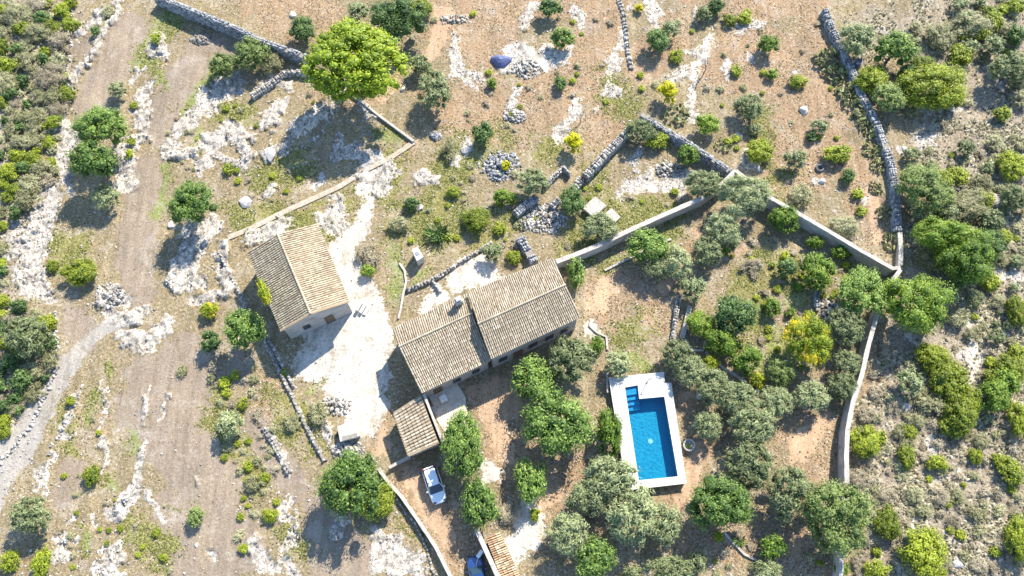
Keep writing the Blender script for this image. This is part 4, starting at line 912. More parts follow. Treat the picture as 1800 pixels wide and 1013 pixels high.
def cactus_mesh(seed):
    r = np.random.default_rng(seed); m = MB(); T = []
    for i in range(46):
        a = r.uniform(0, 6.28); q = math.sqrt(r.uniform(0, 1)); c = np.array([math.cos(a)*q, math.sin(a)*q, .15+.75*(1-q*.6)*r.uniform(.3, 1)])
        nv = Vector(r.normal(size=3)); nv.z = abs(nv.z)*.8; nv.normalize(); u = nv.orthogonal().normalized(); v = nv.cross(u); s = r.uniform(.10, .19)
        K = 8; ring = [Vector(c)+(u*math.cos(k*6.283/K)*1.35+v*math.sin(k*6.283/K))*s for k in range(K)]
        m.add([p+nv*.018 for p in ring]+[p-nv*.018 for p in ring], [tuple(range(K)), tuple(range(2*K-1, K-1, -1))]+[(k, K+k, K+(k+1) % K, (k+1) % K) for k in range(K)]); T += [r.uniform(0, 1)]*(2*K)
    me = m.mesh('cactus', L['cactus']); a = me.attributes.new('tone', 'FLOAT', 'POINT'); a.data.foreach_set('value', np.array(T, np.float32)); return me
CA = [cactus_mesh(i) for i in range(3)]
def agave_mesh(seed):
    r = np.random.default_rng(seed); m = MB(); T = []
    for i in range(70):
        a = r.uniform(0, 6.28); e = r.uniform(.15, 1.2); c = r.uniform(-.35, .35, 2); d = np.array([math.cos(a)*math.cos(e), math.sin(a)*math.cos(e), math.sin(e)])
        s = np.array([-d[1], d[0], 0]); s /= np.linalg.norm(s)+1e-6; b0 = np.array([c[0], c[1], 0.1]); ln = r.uniform(.45, .8)
        m.add([b0-s*.03, b0+s*.03, b0+d*ln*.5+s*.035, b0+d*ln+[0, 0, -.05], b0+d*ln*.5-s*.035], [(0, 1, 2, 3, 4)]); T += [r.uniform(0, 1)]*5
    me = m.mesh('agave', L['dark']); a = me.attributes.new('tone', 'FLOAT', 'POINT'); a.data.foreach_set('value', np.array(T, np.float32)); return me
AG = agave_mesh(3)
def bare_mesh(seed):
    r = random.Random(seed); m = MB()
    def br(p, d, ln, rad, lv):
        e = p+d*ln; m.tube(p, e, rad, rad*.6, 5 if lv < 2 else 3, False)
        if lv >= 4: return
        for k in range(3 if lv < 3 else 2):
            nd = (d+Vector((r.uniform(-1, 1), r.uniform(-1, 1), r.uniform(-.2, .6)))*.75).normalized(); br(e, nd, ln*r.uniform(.6, .85), rad*.6, lv+1)
    br(Vector((0, 0, 0)), Vector((.1, 0, 1)).normalized(), .35, .035, 0); return m.mesh('bare_tree', M['dead'])
BT = [bare_mesh(1), bare_mesh(5)]

PHR = {'carob': 'bright green broad-leaved tree', 'pine': 'yellow-green pine', 'olive': 'grey-green olive tree', 'citrus': 'fresh green citrus tree', 'dark': 'dark green leafy tree',
       'lentisk': 'yellow-green evergreen bush', 'grey': 'grey-green bush', 'brown': 'dry brownish bush', 'yellow': 'vivid yellow bush', 'autumn': 'yellow and green leafy tree', 'pale': 'pale green round tree'}
GRP = {'carob': 'broad-leaved trees', 'pine': 'pines', 'olive': 'olive trees', 'citrus': 'citrus trees', 'dark': 'dark green trees', 'lentisk': 'evergreen bushes', 'grey': 'grey bushes', 'brown': 'dry bushes', 'yellow': 'yellow bushes', 'autumn': 'yellow-green trees', 'pale': 'pale round trees'}
def plant(kind, x, y, rx, ry, loc, phrase=None, group=None, label=None, tall=1.0):
    hf, cf = KIND[kind][5:7]; k = mpp(x, y); Rx, Ry = rx*k*(1.0 if kind in ('olive', 'pine') else 1.05), ry*k*(1.01 if kind == 'olive' else 1.06); rm = (Rx+Ry)/2
    big_ = rm > 1.25; zc = rm*cf*(1.0 if big_ else .8)*tall; rz = rm*hf; zc = max(zc, rz*.55)
    p = G(x, y, zc+rz*.25); var = rng.integers(0, 5 if rx < 25 else 3)
    ang = rng.uniform(0, 6.28) if abs(rx-ry) < .1*rx else (0 if rng.uniform() < .5 else math.pi)
    lab = label or ((phrase or PHR[kind])+' '+loc); me = get_crown(kind, rm, int(var)); z0 = max(zat(p[0], p[1]), -.1)
    if big_ and kind not in ('lentisk', 'grey', 'brown'):
        t = thing(kind.replace('dark', 'leafy').replace('pale', 'leafy').replace('autumn', 'leafy').replace('yellow', 'mimosa')+'_tree', (p[0], p[1], z0), lab, 'tree', group or GRP[kind])
        c = link('crown', me, t, (0, 0, zc)); c.scale = (Rx, Ry, rz); c.rotation_euler = (0, 0, ang)
        q = link('trunk', TM[int(rng.integers(0, 4))], t); q.scale = (rm*.9, rm*.9, zc); q.rotation_euler = (0, 0, rng.uniform(0, 6))
    else:
        t = link('shrub', me, None, (p[0], p[1], z0+zc)); t.scale = (Rx, Ry, rz); t.rotation_euler = (0, 0, ang); tag(t, lab, 'bush', group or GRP[kind]+' (low)')
    return t
E = 4
for a in [
 ('pine',622,102,86,68,'large and domed, above the wide blue shadow at upper left',None,None,None,1.22),
 ('carob',618,855,54,60,'large and round, left of the parking drive wall'),('lentisk',660,880,32,34,'pressed against the right side of the big carob left of the drive'),
 ('carob',427,575,35,35,'beside the left wall of the cottage',None,None,None,1.45),('carob',335,352,42,38,'between the dirt track and the cottage',None,None,None,1.4),('carob',812,782,38,58,'just right of the tiled outbuilding'),
 ('carob',842,886,33,46,'over the top of the orange lean-to'),('carob',935,842,29,42,'right of the white triangular patch of gravel'),('carob',938,664,38,40,'touching the lower wall of the farmhouse, left of the big olive'),
 ('carob',978,738,62,56,'widest one below the farmhouse, between two others',"loose bright green tree"),('citrus',1072,760,23,46,'narrow and tall, against the left side of the pool deck'),
 ('olive',1005,632,45,44,'against the farmhouse right end, lower side'),('carob',1140,430,38,30,'below the curving plastered wall','deep green tree'),('olive',1308,340,47,38,'large one at the corner where the garden walls meet'),
 ('olive',1272,398,31,32,'first below the big olive at the wall corner'),('olive',1242,440,29,28,'second below the big olive at the wall corner'),('olive',1190,462,30,28,'faint one left of the two round olives'),('olive',1155,470,24,26,'in the shade below the deep green tree'),('olive',1218,505,24,24,'at the head of the two pale stone strips'),
 ('citrus',1380,382,26,26,'in front of the plastered wall, upper garden'),('citrus',1440,475,30,33,'above the short grey stone wall piece','yellow-green citrus tree'),('dark',1292,552,38,36,'round and glossy, centre of the garden'),
 ('citrus',1232,568,25,24,'left of the round glossy dark tree'),('citrus',1268,600,27,27,'below left of the round glossy dark tree'),('citrus',1313,630,28,28,'below right of the round glossy dark tree'),('citrus',1358,540,16,18,'small one right of the round glossy dark tree'),
 ('autumn',1424,595,40,46,'in the right part of the walled garden'),('olive',1487,573,34,36,'between the yellow tree and the boundary wall'),('carob',1520,515,40,46,'at the garden corner, inside the wall','blue-green leafy tree'),
 ('citrus',1615,528,54,54,'large and round just outside the garden corner','olive-green round tree'),('olive',1490,638,26,26,'below the one right of the yellow tree'),('olive',1482,676,27,26,'against the boundary wall, above bare ground'),('olive',1427,695,33,28,'at the upper edge of the bare garden ground'),
 ('olive',1365,705,32,30,'right middle of the dense olive row'),('olive',1192,622,30,28,'topmost of the olive row right of the pool'),('olive',1218,655,32,30,'second from the top in the olive row right of the pool'),('olive',1258,682,36,34,'third in the olive row right of the pool'),('olive',1302,702,36,32,'fourth in the olive row right of the pool'),
 ('autumn',1250,640,16,18,'small one in the gap above the olive row'),('olive',1325,748,42,36,'broad one below the middle of the olive row'),('olive',1246,748,26,28,'single one facing the pool deck right side'),('olive',1318,815,46,42,'large one between the planter and the bare ground'),
 ('olive',1392,862,44,42,'above the bottom path, left of the pale round tree'),('carob',1265,885,56,46,'spreading, below right of the pool','broad deep green tree'),('pale',1478,908,60,64,'large, growing over the boundary wall at the bottom'),
 ('olive',1075,838,48,38,'at the lower left corner of the pool deck'),('olive',1040,872,36,36,'left neighbour of the one at the lower pool corner'),('olive',1110,908,48,46,'large one straight below the pool'),('olive',1168,920,33,38,'right neighbour of the large one below the pool'),
 ('olive',1000,937,38,38,'at the end of the pale gravel lane'),('carob',1045,980,38,38,'at the bottom edge left of centre','mid green leafy tree'),('olive',1182,1003,38,26,'cut by the bottom edge below the pool'),('olive',1228,988,17,20,'small one near the bottom path kerb'),('olive',1112,1008,22,16,'small one cut by the bottom edge'),('olive',1350,1002,26,18,'cut by the bottom edge left of the garden wall'),
 ('olive',1085,640,26,24,'at the upper left corner of the pool deck'),('citrus',1050,606,14,18,'small one by the curved white entrance kerb'),('pale',1375,655,26,24,'bushy one above the olive row, left of the yellow tree'),
 ('citrus',1360,962,22,24,'half in shade near the bottom, right side','yellowish green citrus tree'),('olive',865,442,20,18,'alone above the farmhouse roof'),('lentisk',838,385,24,24,'behind the farmhouse meadow'),('lentisk',878,402,12,12,'small round one right of the meadow bush'),('lentisk',798,338,12,13,'little round one high on the meadow'),
 ('dark',722,358,16,13,'low one beside the pale boulder','dark green bush'),('dark',846,233,19,22,'compact one in the upper orchard'),('olive',935,318,32,24,'growing over the dark stone wall of the ruins'),('citrus',884,345,20,14,'low one left of the ruins','bright green bush'),
 ('dark',1005,350,22,30,'in the ruins beside the square cistern slab','deep green leafy tree'),('lentisk',903,452,14,14,'round one just above the farmhouse roof'),('olive',1055,398,33,27,'below the square cistern slab'),('yellow',1008,250,18,20,'in the middle of the orchard field'),
 ('yellow',1174,160,19,21,'above the tip of the triangular enclosure'),('yellow',889,290,9,11,'tiny one in the grey rubble pile'),('yellow',1124,14,8,9,'tiny one at the top edge'),('olive',1237,322,34,26,'inside the triangular enclosure, right corner'),('citrus',1210,272,20,18,'inside the triangular enclosure, against the wall','bright green bush'),
 ('citrus',1246,218,20,21,'round one outside the enclosure wall','bright green round bush'),('olive',1125,228,26,22,'at the tip of the triangular enclosure'),('lentisk',1155,245,22,16,'inside the triangular enclosure near its tip'),('citrus',864,147,10,11,'tiny one in the orchard beside its round shadow','small green bush'),
 ('dark',986,146,12,14,'small one left of the pale rock in the orchard','small green tree'),('carob',990,64,22,18,'in the upper orchard right of the stone pile'),('dark',966,14,20,20,'at the top edge middle'),('dark',1158,68,21,24,'upper right of the orchard, below the top edge'),('olive',1178,50,18,16,'behind the dark tree in the upper orchard'),
 ('lentisk',1190,97,12,15,'small one right of the dark orchard tree'),('lentisk',1283,35,14,12,'left one of a pair near the top edge'),('lentisk',1308,32,14,12,'right one of a pair near the top edge'),('dark',1258,10,18,14,'cut by the top edge, right of centre'),('olive',1238,22,16,16,'near the top edge right of centre'),
 ('citrus',1352,76,20,18,'in the upper right orchard','green bush'),('lentisk',1403,143,17,13,'with a sharp dark shadow in the upper right field'),('citrus',1357,130,11,11,'small one left of the white post','small green bush'),('lentisk',1295,123,10,12,'tiny one between pale rocks, upper right'),
 ('olive',1320,186,23,26,'upright one in the right orchard field'),('lentisk',1335,264,26,24,'at the field edge above the wall corner'),('olive',1326,226,14,12,'small one between the upright olive and the yellow-green bush'),('lentisk',1475,268,26,18,'pale one above the old tyre','pale yellow-green bush'),
 ('dark',1492,309,13,15,'small upright one right of the old tyre','dark green bush'),('olive',1398,277,22,18,'thin one in the right field'),('olive',1442,222,18,14,'thin one above the row in the right field'),('dark',1428,240,10,10,'tiny one in the right field','small dark green bush'),('grey',1405,342,24,20,'above the plastered wall'),
 ('grey',1485,395,28,20,'at the bottom of the cactus field'),('lentisk',1508,340,11,11,'small one on the path edge'),('lentisk',1515,370,11,10,'low one beside the path near the wall'),('olive',760,155,32,38,'beside the reddish earth right of the pine'),('olive',738,112,22,18,'upper one right of the big pine'),
 ('dark',530,50,25,25,'perfectly round one above the left stone wall','dark green round bush'),('pale',440,92,30,30,'left of the pine, below the stone wall','olive-green tree'),('pale',390,112,27,24,'yellowish one on the edge of the left field','yellow-olive bushy tree'),('grey',475,108,20,24,'against the stone wall left of the pine'),
 ('dark',700,28,52,38,'large clump at the top edge right of the pine'),('olive',628,18,20,20,'at the top edge just above the pine'),('lentisk',735,12,26,16,'at the top edge right of the dark clump'),('carob',177,224,46,36,'upper one of the pair by the dirt track',None,None,None,1.25),('carob',160,278,42,32,'lower one of the pair by the dirt track',None,None,None,1.6),
 ('olive',182,345,26,24,'in the shade below the pair by the track'),('olive',205,157,18,16,'small faint one on the track above the pair'),('olive',42,590,38,40,'large one at the left edge beside the road'),('lentisk',140,478,28,26,'on the grass terrace at the left'),('lentisk',92,467,13,12,'small one on the pale rock ledge at the left'),
 ('autumn',367,545,17,15,'rusty one at the foot of the rock outcrop','rusty yellow bush'),('pale',343,908,16,18,'slender, with a thin trunk shadow on the lower left field','pale green sapling'),('olive',402,745,26,24,'amid weeds on the lower left slope'),('lentisk',160,835,15,20,'on the narrow rock ledge, lower left'),
 ('lentisk',125,705,9,9,'tiny round one at the roadside'),('olive',48,905,40,32,'large one at the lower left road end'),('lentisk',72,990,16,30,'elongated one at the lower left corner'),('lentisk',18,985,18,20,'in the bottom left corner'),('grey',320,652,11,10,'small one on the brown field'),('lentisk',475,905,16,14,'on the rocks left of the big carob shadow'),
 ('lentisk',400,296,10,12,'small one among the white rocks'),('lentisk',275,70,9,11,'small one on the rock between the two tracks'),('grey',190,20,12,12,'near the top between track and rocks'),('dark',168,55,9,9,'tiny one near the top left track','small dark bush'),('lentisk',235,185,8,7,'tiny one on the white rock by the track'),
 ('lentisk',232,250,8,8,'tiny upper one beside the pair by the track'),('lentisk',228,272,8,10,'tiny lower one beside the pair by the track'),('dark',370,600,22,20,'in deep shade below the cottage carob','shaded dark bush'),('lentisk',500,655,8,8,'tiny one on the ruined wall'),('grey',445,850,18,14,'on the slope left of the big carob'),
 ('carob',1575,83,38,30,'outside the curved wall, upper one','bright green evergreen'),('olive',1507,66,32,32,'feathery one at the top of the curved wall'),('lentisk',1535,138,28,30,'large one hugging the curved grey wall'),('pale',1565,168,28,28,'below the bush hugging the curved grey wall','soft green bushy tree'),
 ('lentisk',1645,150,58,42,'upper right','large dense yellow-green bush'),('dark',1598,125,20,18,'between the big upper right bushes','dark green bush'),('grey',1710,42,36,26,'upper right, near the top edge'),('grey',1655,60,26,30,'between the top right evergreens'),('lentisk',1690,95,22,20,'right of the grey top bush'),
 ('olive',1778,118,38,28,'on pale ground near the right edge'),('lentisk',1762,198,17,16,'round one near the right edge'),('lentisk',1750,35,16,20,'near the top right corner'),('dark',1790,60,16,22,'in the top right corner','dark green bush'),('pale',1625,325,44,40,'outside the wall bend','soft light green tree'),
 ('lentisk',1782,290,28,26,'bright one at the right edge'),('olive',1785,345,26,24,'below the bright bush at the right edge'),('citrus',1665,410,56,30,'wide one outside the garden, upper','wide bright evergreen bush'),('citrus',1705,450,48,46,'right part of the wide bush outside the garden','deep green spreading bush'),('grey',1640,452,30,24,'in front of the wide bright bush'),
 ('grey',1700,370,40,26,'grey patch above the wide bright bush'),('lentisk',1640,625,30,24,'upper end of the long bush chain'),('lentisk',1675,672,34,34,'upper middle of the long bush chain'),('lentisk',1690,728,28,38,'lower end of the long bush chain'),('olive',1602,672,26,24,'left of the long bush chain','grey-green olive bush'),('grey',1640,710,28,20,'low left side of the long bush chain'),
 ('lentisk',1780,650,26,30,'right edge, upper one of the lower group'),('citrus',1750,695,28,30,'right edge, middle of the lower group','deep green bush'),('lentisk',1795,738,20,34,'right edge, lowest of the lower group'),('lentisk',1522,775,26,30,'right outside the wall beside the bare ground'),('lentisk',1595,802,16,22,'single upright one right of the wall'),
 ('lentisk',1560,920,24,30,'outside the wall at the pale round tree'),('lentisk',1625,970,44,40,'large and round at the bottom right'),('grey',1650,985,22,18,'on the front of the large round bottom right bush'),('lentisk',1540,1002,24,18,'cut by the bottom edge outside the wall'),('lentisk',1648,815,20,16,'on the path, lower right slope'),('lentisk',1790,545,18,30,'right edge, middle height'),
 ('lentisk',1598,760,16,14,'above the single upright one right of the wall'),('lentisk',1665,885,10,9,'tiny bright one on the lower right slope'),('lentisk',1780,830,24,22,'right edge, on the lower slope'),('lentisk',1795,950,24,40,'bottom right corner'),('lentisk',1715,800,14,16,'below the path on the lower right slope'),
 ('citrus',1690,425,42,30,'centre of the wide clump outside the garden wall','deep green bush'),('dark',1742,428,28,30,'right end of the wide clump outside the garden wall','dark green bush'),('dark',1690,485,26,20,'lower fringe of the wide clump outside the garden','shaded green bush'),
 ('lentisk',1662,652,28,26,'second from the top in the long bush chain'),('lentisk',1702,705,24,30,'right edge of the long bush chain'),('dark',1655,668,20,16,'dark hollow inside the long bush chain','dark green bush'),('lentisk',1670,748,22,20,'lower left of the long bush chain'),('citrus',1770,672,24,24,'between the right edge bushes, lower half','green bush'),('lentisk',1745,665,18,18,'left side of the right edge bushes'),
 ('lentisk',1790,620,16,16,'above the right edge bush group'),('pale',1655,345,26,24,'right shoulder of the soft light green tree','light green bush'),('lentisk',1660,315,20,20,'bright right side of the soft light green tree'),('grey',1715,345,26,20,'grey mat between the two right side trees'),('olive',1745,385,24,20,'on the slope above the dark end of the wide clump'),
 ('lentisk',1625,115,24,20,'top side of the large dense bush upper right'),('lentisk',1672,165,26,26,'right half of the large dense bush upper right'),('citrus',1600,150,22,20,'left end of the large dense bush upper right','green bush'),
 ('dark',1385,470,20,18,'half hidden left of the yellow-green citrus','shaded green bush'),('citrus',1435,425,16,12,'left one of the small pair by the plastered wall','small bright citrus bush'),('citrus',1477,443,16,13,'right one of the small pair by the plastered wall','small bright citrus bush'),('brown',1325,467,20,14,'on the garden grass, upper part','dry yellowish bush'),
 ('carob',1013,478,15,30,'squeezed between the farmhouse and the plastered wall','slim green tree'),('dark',1370,690,16,16,'in the shade under the yellow tree','dark green bush'),('autumn',1333,668,14,16,'small one above the olive row middle','small yellow-green bush'),('citrus',1480,1000,14,14,'at the foot of the wall on the bottom edge','small green bush'),
 ('grey',790,262,14,24,'dark one next to the jagged boulder'),('grey',700,395,22,14,'low one in the meadow'),('brown',650,450,20,24,'purplish dry one beside the white yard','dry purplish bush'),('citrus',645,475,14,12,'small one beside the white yard','small green bush'),
 ('grey',512,742,16,16,'on the ruined wall beside the yard'),('grey',560,725,18,22,'on the bank left of the white yard'),('citrus',578,845,12,16,'at the left foot of the big carob','small green bush'),('brown',893,900,18,20,'dry one on the lean-to right side'),('lentisk',940,905,10,12,'small one on the pale gravel lane'),
]:
    plant(a[0], a[1], a[2], a[3], a[4], a[5], *(a[6:]))
for i, (x, y, r, lab) in enumerate([(1455,105,22,'first'),(1470,128,20,'second'),(1490,160,20,'third'),(1503,185,20,'fourth'),(1520,205,18,'fifth'),(1530,225,18,'sixth'),(1535,262,15,'seventh'),(1545,290,14,'eighth'),(1540,330,12,'ninth'),(1555,375,14,'tenth'),(1572,425,18,'lowest')]):
    k = mpp(x, y)*r; p = G(x, y, k*.3); o = link('cactus_clump', CA[i % 3], None, (p[0], p[1], -.05)); o.scale = (k, k*1.15, k*.9); o.rotation_euler = (0, 0, i*1.3)
    tag(o, lab+' prickly pear clump, counted from the top of the hedge beside the curved grey wall', 'cactus', 'cactus hedge beside the curved wall')
for x, y, r, lab in [(1190,200,22,'prickly pear clump below the vivid yellow bush at the enclosure tip'), (1272,255,15,'prickly pear clump left of the shaded boulder in the right orchard'), (915,395,12,'little prickly pear clump at the left end of the ruins')]:
    k = mpp(x, y)*r; p = G(x, y, k*.3); o = link('cactus_clump', CA[1], None, (p[0], p[1], -.05)); o.scale = (k, k, k*.8); tag(o, lab, 'cactus')
for x, y, r, lab in [(768,411,32,'spiky dark green agave-like clump behind the farmhouse'), (822,382,18,'spiky blue-green clump left of the meadow bush'), (1300,952,18,'spiky yellow-green yucca by the bottom path kerb'), (1210,784,9,'little green plant in the round stone planter')]:
    k = mpp(x, y)*r; zz = .45 if r == 9 else 0; p = G(x, y, k*.4+zz); o = link('agave', AG, None, (p[0], p[1], zz)); o.scale = (k*1.3, k, k*1.1); tag(o, lab, 'plant')
for i, (x, y, r, lab) in enumerate([(1243,112,34,'leafless tree with long thin shadow in the upper orchard'), (1022,205,26,'bare branching tree beside the pale rock in the orchard'), (1478,790,16,'small bare tree against the boundary wall'), (1402,812,14,'dead stick-like sapling on the bare garden ground'), (826,172,8,'tiny bare sapling in the upper orchard'), (1460,290,14,'bare twiggy bush beside the path in the right field'), (1100,145,18,'dry bare bush in the orchard left of the yellow bush')]):
    k = mpp(x, y)*r; p = G(x, y, k*.8); o = link('bare_tree', BT[i % 2], None, (p[0], p[1], -.02)); o.scale = (k, k, k*1.1); o.rotation_euler = (0, 0, i*2.1); tag(o, lab, 'tree')
p = G(508, 560, 2); iv = None
iv = plant('autumn', 462, 512, 9, 26, '', label='yellow creeper clinging to the left eave of the cottage', tall=5.5); iv.rotation_euler = (0, 0, .42)
plant('grey', 625, 120, .5, .5, '', label='tuft at the foot of the big pine trunk')

# filler thickets: many look-alike low bushes
placed = []; FILL = []
def fill(poly, nn, kinds, rr, where, mind=.75):
    xs_ = [p[0] for p in poly]; ys_ = [p[1] for p in poly]; c = 0; tr_ = 0
    while c < nn and tr_ < nn*30:
        tr_ += 1; x = rng.uniform(min(xs_), max(xs_)); y = rng.uniform(min(ys_), max(ys_)); r = rng.uniform(*rr)
        if not inside(poly, np.array([x]), np.array([y]))[0]: continue
        if any(math.hypot(x-a, y-b_) < (r+q)*mind for a, b_, q in placed): continue
        g = G(x, y)
        if mk('rock', g[0], g[1]) > .6 or mk('gravel', g[0], g[1]) > .5 or mk('road', g[0], g[1]) > .3: continue
        placed.append((x, y, r)); c += 1
        FILL.append((r, x, y, r*rng.uniform(.75, 1.1), kinds[int(rng.integers(0, len(kinds)))], where))
fill([(0,0),(125,0),(120,120),(115,200),(95,260),(100,330),(60,340),(0,400)], 130, ['grey', 'lentisk', 'grey', 'brown', 'dark', 'lentisk'], (10, 27), 'in the thicket filling the upper left corner', .62)
fill([(0,400),(25,380),(15,520),(40,545),(0,560)], 10, ['grey', 'lentisk', 'dark'], (9, 18), 'at the left edge beside the rock ledge')
fill([(0,550),(88,550),(88,650),(45,740),(0,800)], 44, ['grey', 'lentisk', 'dark', 'brown'], (9, 20), 'in the thicket left of the road', .6)
fill([(1600,270),(1800,240),(1800,620),(1720,600),(1680,560),(1690,470),(1600,400)], 80, ['grey', 'grey', 'brown', 'grey', 'olive', 'lentisk'], (7, 20), 'on the scrub slope right of the curved wall')
fill([(1680,0),(1800,0),(1800,180),(1700,90)], 22, ['grey', 'lentisk', 'olive'], (9, 20), 'in the top right corner scrub')
fill([(1530,600),(1600,600),(1800,620),(1800,1013),(1500,1013),(1505,850)], 165, ['grey', 'brown', 'brown', 'brown', 'grey', 'lentisk'], (6, 17), 'on the lower right scrub slope', .72)
fill([(1590,0),(1690,0),(1720,180),(1600,200)], 8, ['grey', 'lentisk'], (7, 14), 'between the evergreens at upper right')
fill([(370,640),(450,640),(500,800),(470,880),(380,800)], 40, ['grey', 'lentisk', 'brown'], (5, 12), 'on the weedy slope left of the ruined wall')
fill([(420,850),(480,850),(560,960),(500,1013),(420,960)], 10, ['lentisk', 'grey'], (5, 11), 'among rocks at the bottom left of centre')
fill([(1230,400),(1500,440),(1480,560),(1400,660),(1330,600),(1320,500)], 44, ['brown', 'lentisk', 'citrus'], (5, 11), 'on the grass of the walled garden')
fill([(1200,920),(1470,900),(1470,1013),(1200,1013)], 22, ['grey', 'brown', 'lentisk'], (5, 12), 'under the trees at the bottom right of the garden')
fill([(700,300),(900,280),(960,420),(880,450),(700,430)], 34, ['lentisk', 'grey', 'brown'], (4, 9), 'in the meadow behind the farmhouse')
fill([(1030,320),(1180,320),(1220,350),(1080,410),(990,440)], 14, ['lentisk', 'grey', 'brown'], (4, 9), 'in the weeds around the ruins')
fill([(760,20),(1080,0),(1100,180),(900,260),(740,220)], 34, ['brown', 'grey', 'lentisk'], (4, 8), 'scattered over the upper orchard')
fill([(1120,20),(1440,20),(1540,300),(1330,300),(1120,180)], 40, ['brown', 'grey', 'lentisk'], (4, 9), 'scattered over the upper right field')
fill([(130,680),(180,680),(180,1000),(90,1000)], 12, ['grey', 'lentisk'], (4, 8), 'on the narrow terraces right of the road')
fill([(190,870),(300,860),(300,1013),(150,1013)], 14, ['grey', 'lentisk', 'brown'], (4, 9), 'on the rocky ground at the lower left')
fill([(290,190),(560,160),(560,380),(420,380),(300,300)], 34, ['lentisk', 'grey', 'brown'], (3, 8), 'between the white rocks left of the pine')

LM = [(1625,970,'the large round bottom right bush'),(1688,725,'the long bush chain'),(1660,650,'the top of the long bush chain'),(1705,450,'the deep green spreading bush'),(1625,325,'the soft light green tree'),
 (1782,290,'the bright right-edge bush'),(1615,528,'the round tree outside the garden corner'),(1522,775,'the bush outside the wall'),(1595,802,'the single upright bush'),(1560,920,'the bush by the overhanging tree'),(1780,830,'the right-edge slope bush'),
 (1750,695,'the lower right-edge bushes'),(1795,950,'the bottom right corner bush'),(1540,1002,'the bush on the bottom edge'),(1648,815,'the bush on the hillside path'),(1665,885,'the tiny bright bush'),(1778,118,'the upper right-edge olive'),(1645,152,'the dense yellow-green tree'),
 (1762,198,'the round bush below the right-edge olive'),(1710,42,'the grey bush at the top edge'),(1790,490,'the white rock at the right edge'),(1720,635,'the pale rock patch on the slope'),(42,590,'the olive beside the road'),(177,224,'the upper track tree'),(160,278,'the lower track tree'),
 (92,467,'the bush on the rock ledge'),(40,700,'the dark hollow left of the road'),(0,0,'the top left corner'),(125,0,'the top end of the left track'),(0,150,'the upper left edge'),(110,210,'the grey ledge rocks'),(60,300,'the rocky lower end of the thicket'),(75,400,'the big white rock slope'),
 (402,745,'the olive amid weeds'),(512,742,'the ruined wall bush'),(475,905,'the bush on the rocks'),(1358,540,'the small garden citrus'),(1440,475,'the yellow-green citrus'),(1265,885,'the broad deep green tree'),(1478,908,'the overhanging pale tree'),(1360,962,'the yellowish citrus'),
 (838,385,'the meadow bush'),(768,411,'the agave-like clump'),(1055,395,'the olive in the ruins'),(1008,250,'the orchard yellow bush'),(990,64,'the orchard broad-leaved tree'),(1174,160,'the upper yellow bush'),(1320,186,'the upright orchard olive'),(1403,143,'the bush with sharp shadow'),
 (335,352,'the bright tree near the track'),(622,102,'the big pine'),(160,835,'the narrow ledge bush'),(72,990,'the elongated corner bush'),(48,905,'the lower left olive')]
used = set()
def auto_label(kd, r, x, y):
    nm = {'grey': 'grey-green', 'brown': 'straw-coloured', 'lentisk': 'yellow-green', 'dark': 'dark green', 'olive': 'silvery', 'citrus': 'fresh green'}[kd]
    sz = 'sizeable' if r > 17 else 'medium' if r > 13 else 'small'
    for lx, ly, ln in sorted(LM, key=lambda q: math.hypot(q[0]-x, q[1]-y))[:4]:
        dx, dy = x-lx, y-ly; d = math.hypot(dx, dy)
        k = int(round(math.atan2(-dy, dx)/(math.pi/4))) % 8
        w_ = ('right of', 'up and right of', 'above', 'up and left of', 'left of', 'down and left of', 'below', 'down and right of')[k]
        lb = f"{sz} {nm} shrub {'just' if d < 45 else 'some way'} {w_} {ln}"
        if lb not in used and len(lb.split()) <= 16: used.add(lb); return lb, None
    return lb, lb
FILL.sort(key=lambda q: -q[0])
NI = 175
for r, x, y, ry, kd, where in FILL[:NI]:
    lb, gp = auto_label(kd, r, x, y); plant(kd, x, y, r, ry, '', label=lb, group=where and 'wild shrubs '+where)
acc = {}
for r, x, y, ry, kd, where in FILL[NI:]:
    k = mpp(x, y); hf, cf = KIND[kd][5:7]; rm = (r+ry)*k/2; me = get_crown(kd, .5, int(rng.integers(0, 3))); nv_ = len(me.vertices)
    co = np.empty(nv_*3, np.float32); me.vertices.foreach_get('co', co); co = co.reshape(-1, 3)*[r*k, ry*k, rm*hf]
    a_ = rng.uniform(0, 6.28); p = G(x, y, .1); co = co@np.array([[math.cos(a_), math.sin(a_), 0], [-math.sin(a_), math.cos(a_), 0], [0, 0, 1]])+[p[0], p[1], max(zat(p[0], p[1]), -.1)+rm*cf*.7]
    fi = np.empty(len(me.polygons)*3, np.int32); me.polygons.foreach_get('vertices', fi); tn = np.empty(nv_, np.float32); me.attributes['tone'].data.foreach_get('value', tn)
    A = acc.setdefault(kd, [[], [], [], 0]); A[0].append(co); A[1].append(fi.reshape(-1, 3)+A[3]); A[2].append(np.clip(tn+rng.uniform(-.2, .2), 0, 1)); A[3] += nv_
for kd, A in acc.items(): tag(link('low_undergrowth', mesh_np('low_undergrowth', np.vstack(A[0]), np.vstack(A[1]), np.concatenate(A[2]), [L[kd]])), kind='stuff')

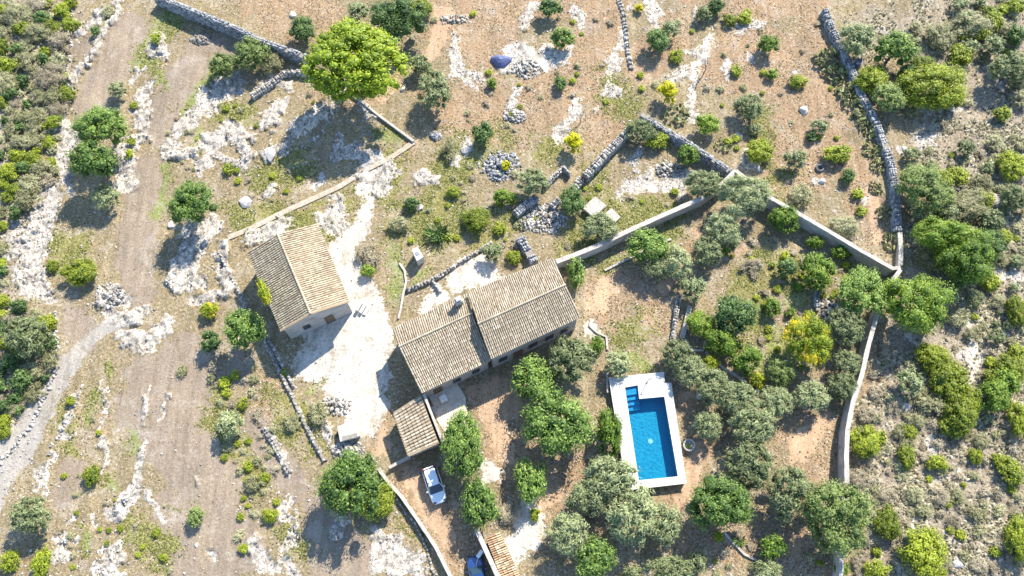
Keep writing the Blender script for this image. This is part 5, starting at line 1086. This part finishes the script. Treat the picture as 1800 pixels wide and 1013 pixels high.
# ------------------------------------------------------------------ ground litter (uncountable)
def tone_mat(name, stops, rough=.95):
    m, n, b = mat(name); n.links.new(ramp(n, attr(n, 'tone'), stops), b.inputs['Base Color']); b.inputs['Roughness'].default_value = rough; b.inputs['Specular IOR Level'].default_value = .05; return m
M['drygrass'] = tone_mat('dry_grass', [(0, (.13, .095, .05)), (.5, (.26, .20, .125)), (1, (.42, .345, .24))])
M['greenweed'] = tone_mat('green_weeds', [(0, (.07, .08, .02)), (.5, (.165, .17, .055)), (1, (.28, .275, .12))])
M['heath'] = tone_mat('heath', [(0, (.11, .10, .06)), (.5, (.26, .235, .155)), (1, (.47, .43, .32))])
def scatter(nn, wfun):
    out = []
    while sum(len(o) for o in out) < nn:
        px = rng.uniform(-10, 1810, 60000); py = rng.uniform(-10, 1023, 60000)
        u = (px-CX)/FPX; v = (CY-py)/FPX; dy = v*math.cos(TH)+math.sin(TH); dz = v*math.sin(TH)-math.cos(TH); t = CAM[2]/(-dz)
        x, y = u*t, CAM[1]+dy*t; out.append(np.stack([x, y], -1)[rng.uniform(0, 1, 60000) < wfun(x, y)])
    return np.concatenate(out)[:nn]
def clumpy(x, y, s=60): return np.clip((fbm(x*.45, y*.45, s, 4)-.42)*5, 0.05, 1)
def tufts(name, P, r, h, m_):
    nn = len(P); V, T = [], rng.uniform(0, 1, nn); z = zarr(P[:, 0], P[:, 1])
    rr = rng.uniform(r[0], r[1], nn); hh = rng.uniform(h[0], h[1], nn); a0 = rng.uniform(0, 6.28, nn)
    K = 4; pts = [np.stack([P[:, 0]+rng.normal(0, .3, nn)*rr, P[:, 1]+rng.normal(0, .3, nn)*rr, z+hh], -1)]
    for k in range(K):
        a = a0+k*6.283/K; q = rr*rng.uniform(.5, 1.3, nn); pts.append(np.stack([P[:, 0]+np.cos(a)*q, P[:, 1]+np.sin(a)*q, z-.02], -1))
    V = np.stack(pts, 1).reshape(-1, 3); f = np.array([(0, 1, 2), (0, 2, 3), (0, 3, 4), (0, 4, 1)]); Fc = (f[None]+np.arange(nn)[:, None, None]*(K+1)).reshape(-1, 3)
    tag(link(name, mesh_np(name, V, Fc, np.repeat(T, K+1), [m_])), kind='stuff')
blocked = lambda x, y: np.maximum.reduce([mk('gravel', x, y), mk('sand', x, y)*.9, mk('road', x, y), mk('rock', x, y)*.9, inside(deckpoly, x, y)*1.0])
tufts('dry_grass', scatter(42000, lambda x, y: (1-blocked(x, y))*(1-.93*mk('dirt', x, y))*clumpy(x, y)*(.25+.75*mk('earth', x, y))), (.07, .17), (.05, .16), M['drygrass'])
tufts('green_weeds', scatter(30000, lambda x, y: (1-blocked(x, y))*(1-.9*mk('dirt', x, y))*clumpy(x, y, 90)*np.maximum(mk('weed', x, y), mk('grass', x, y)*.7)), (.07, .20), (.05, .18), M['greenweed'])
tufts('heath_undergrowth', scatter(17000, lambda x, y: (1-blocked(x, y))*mk('scrub', x, y)*clumpy(x, y, 120)), (.10, .34), (.12, .42), M['heath'])
P = scatter(9000, lambda x, y: clumpy(x, y, 150)*(.25+.75*mk('rock', x, y))*(1-.85*mk('gravel', x, y))*(1-.8*mk('sand', x, y))*(1-.8*mk('dirt', x, y))*(1-inside(deckpoly, x, y)))
S = np.stack([rng.uniform(.06, .12, len(P))+.16*rng.uniform(0, 1, len(P))**3]*3, -1)*[1, .8, .6]
V, Fc, T = boxes(np.stack([P[:, 0], P[:, 1], zarr(P[:, 0], P[:, 1])+.02], -1), S, rng.uniform(0, 6, len(P)), .2)
tag(link('scattered_stones', mesh_np('scattered_stones', V, Fc, T, [M['whitestone']])), kind='stuff')
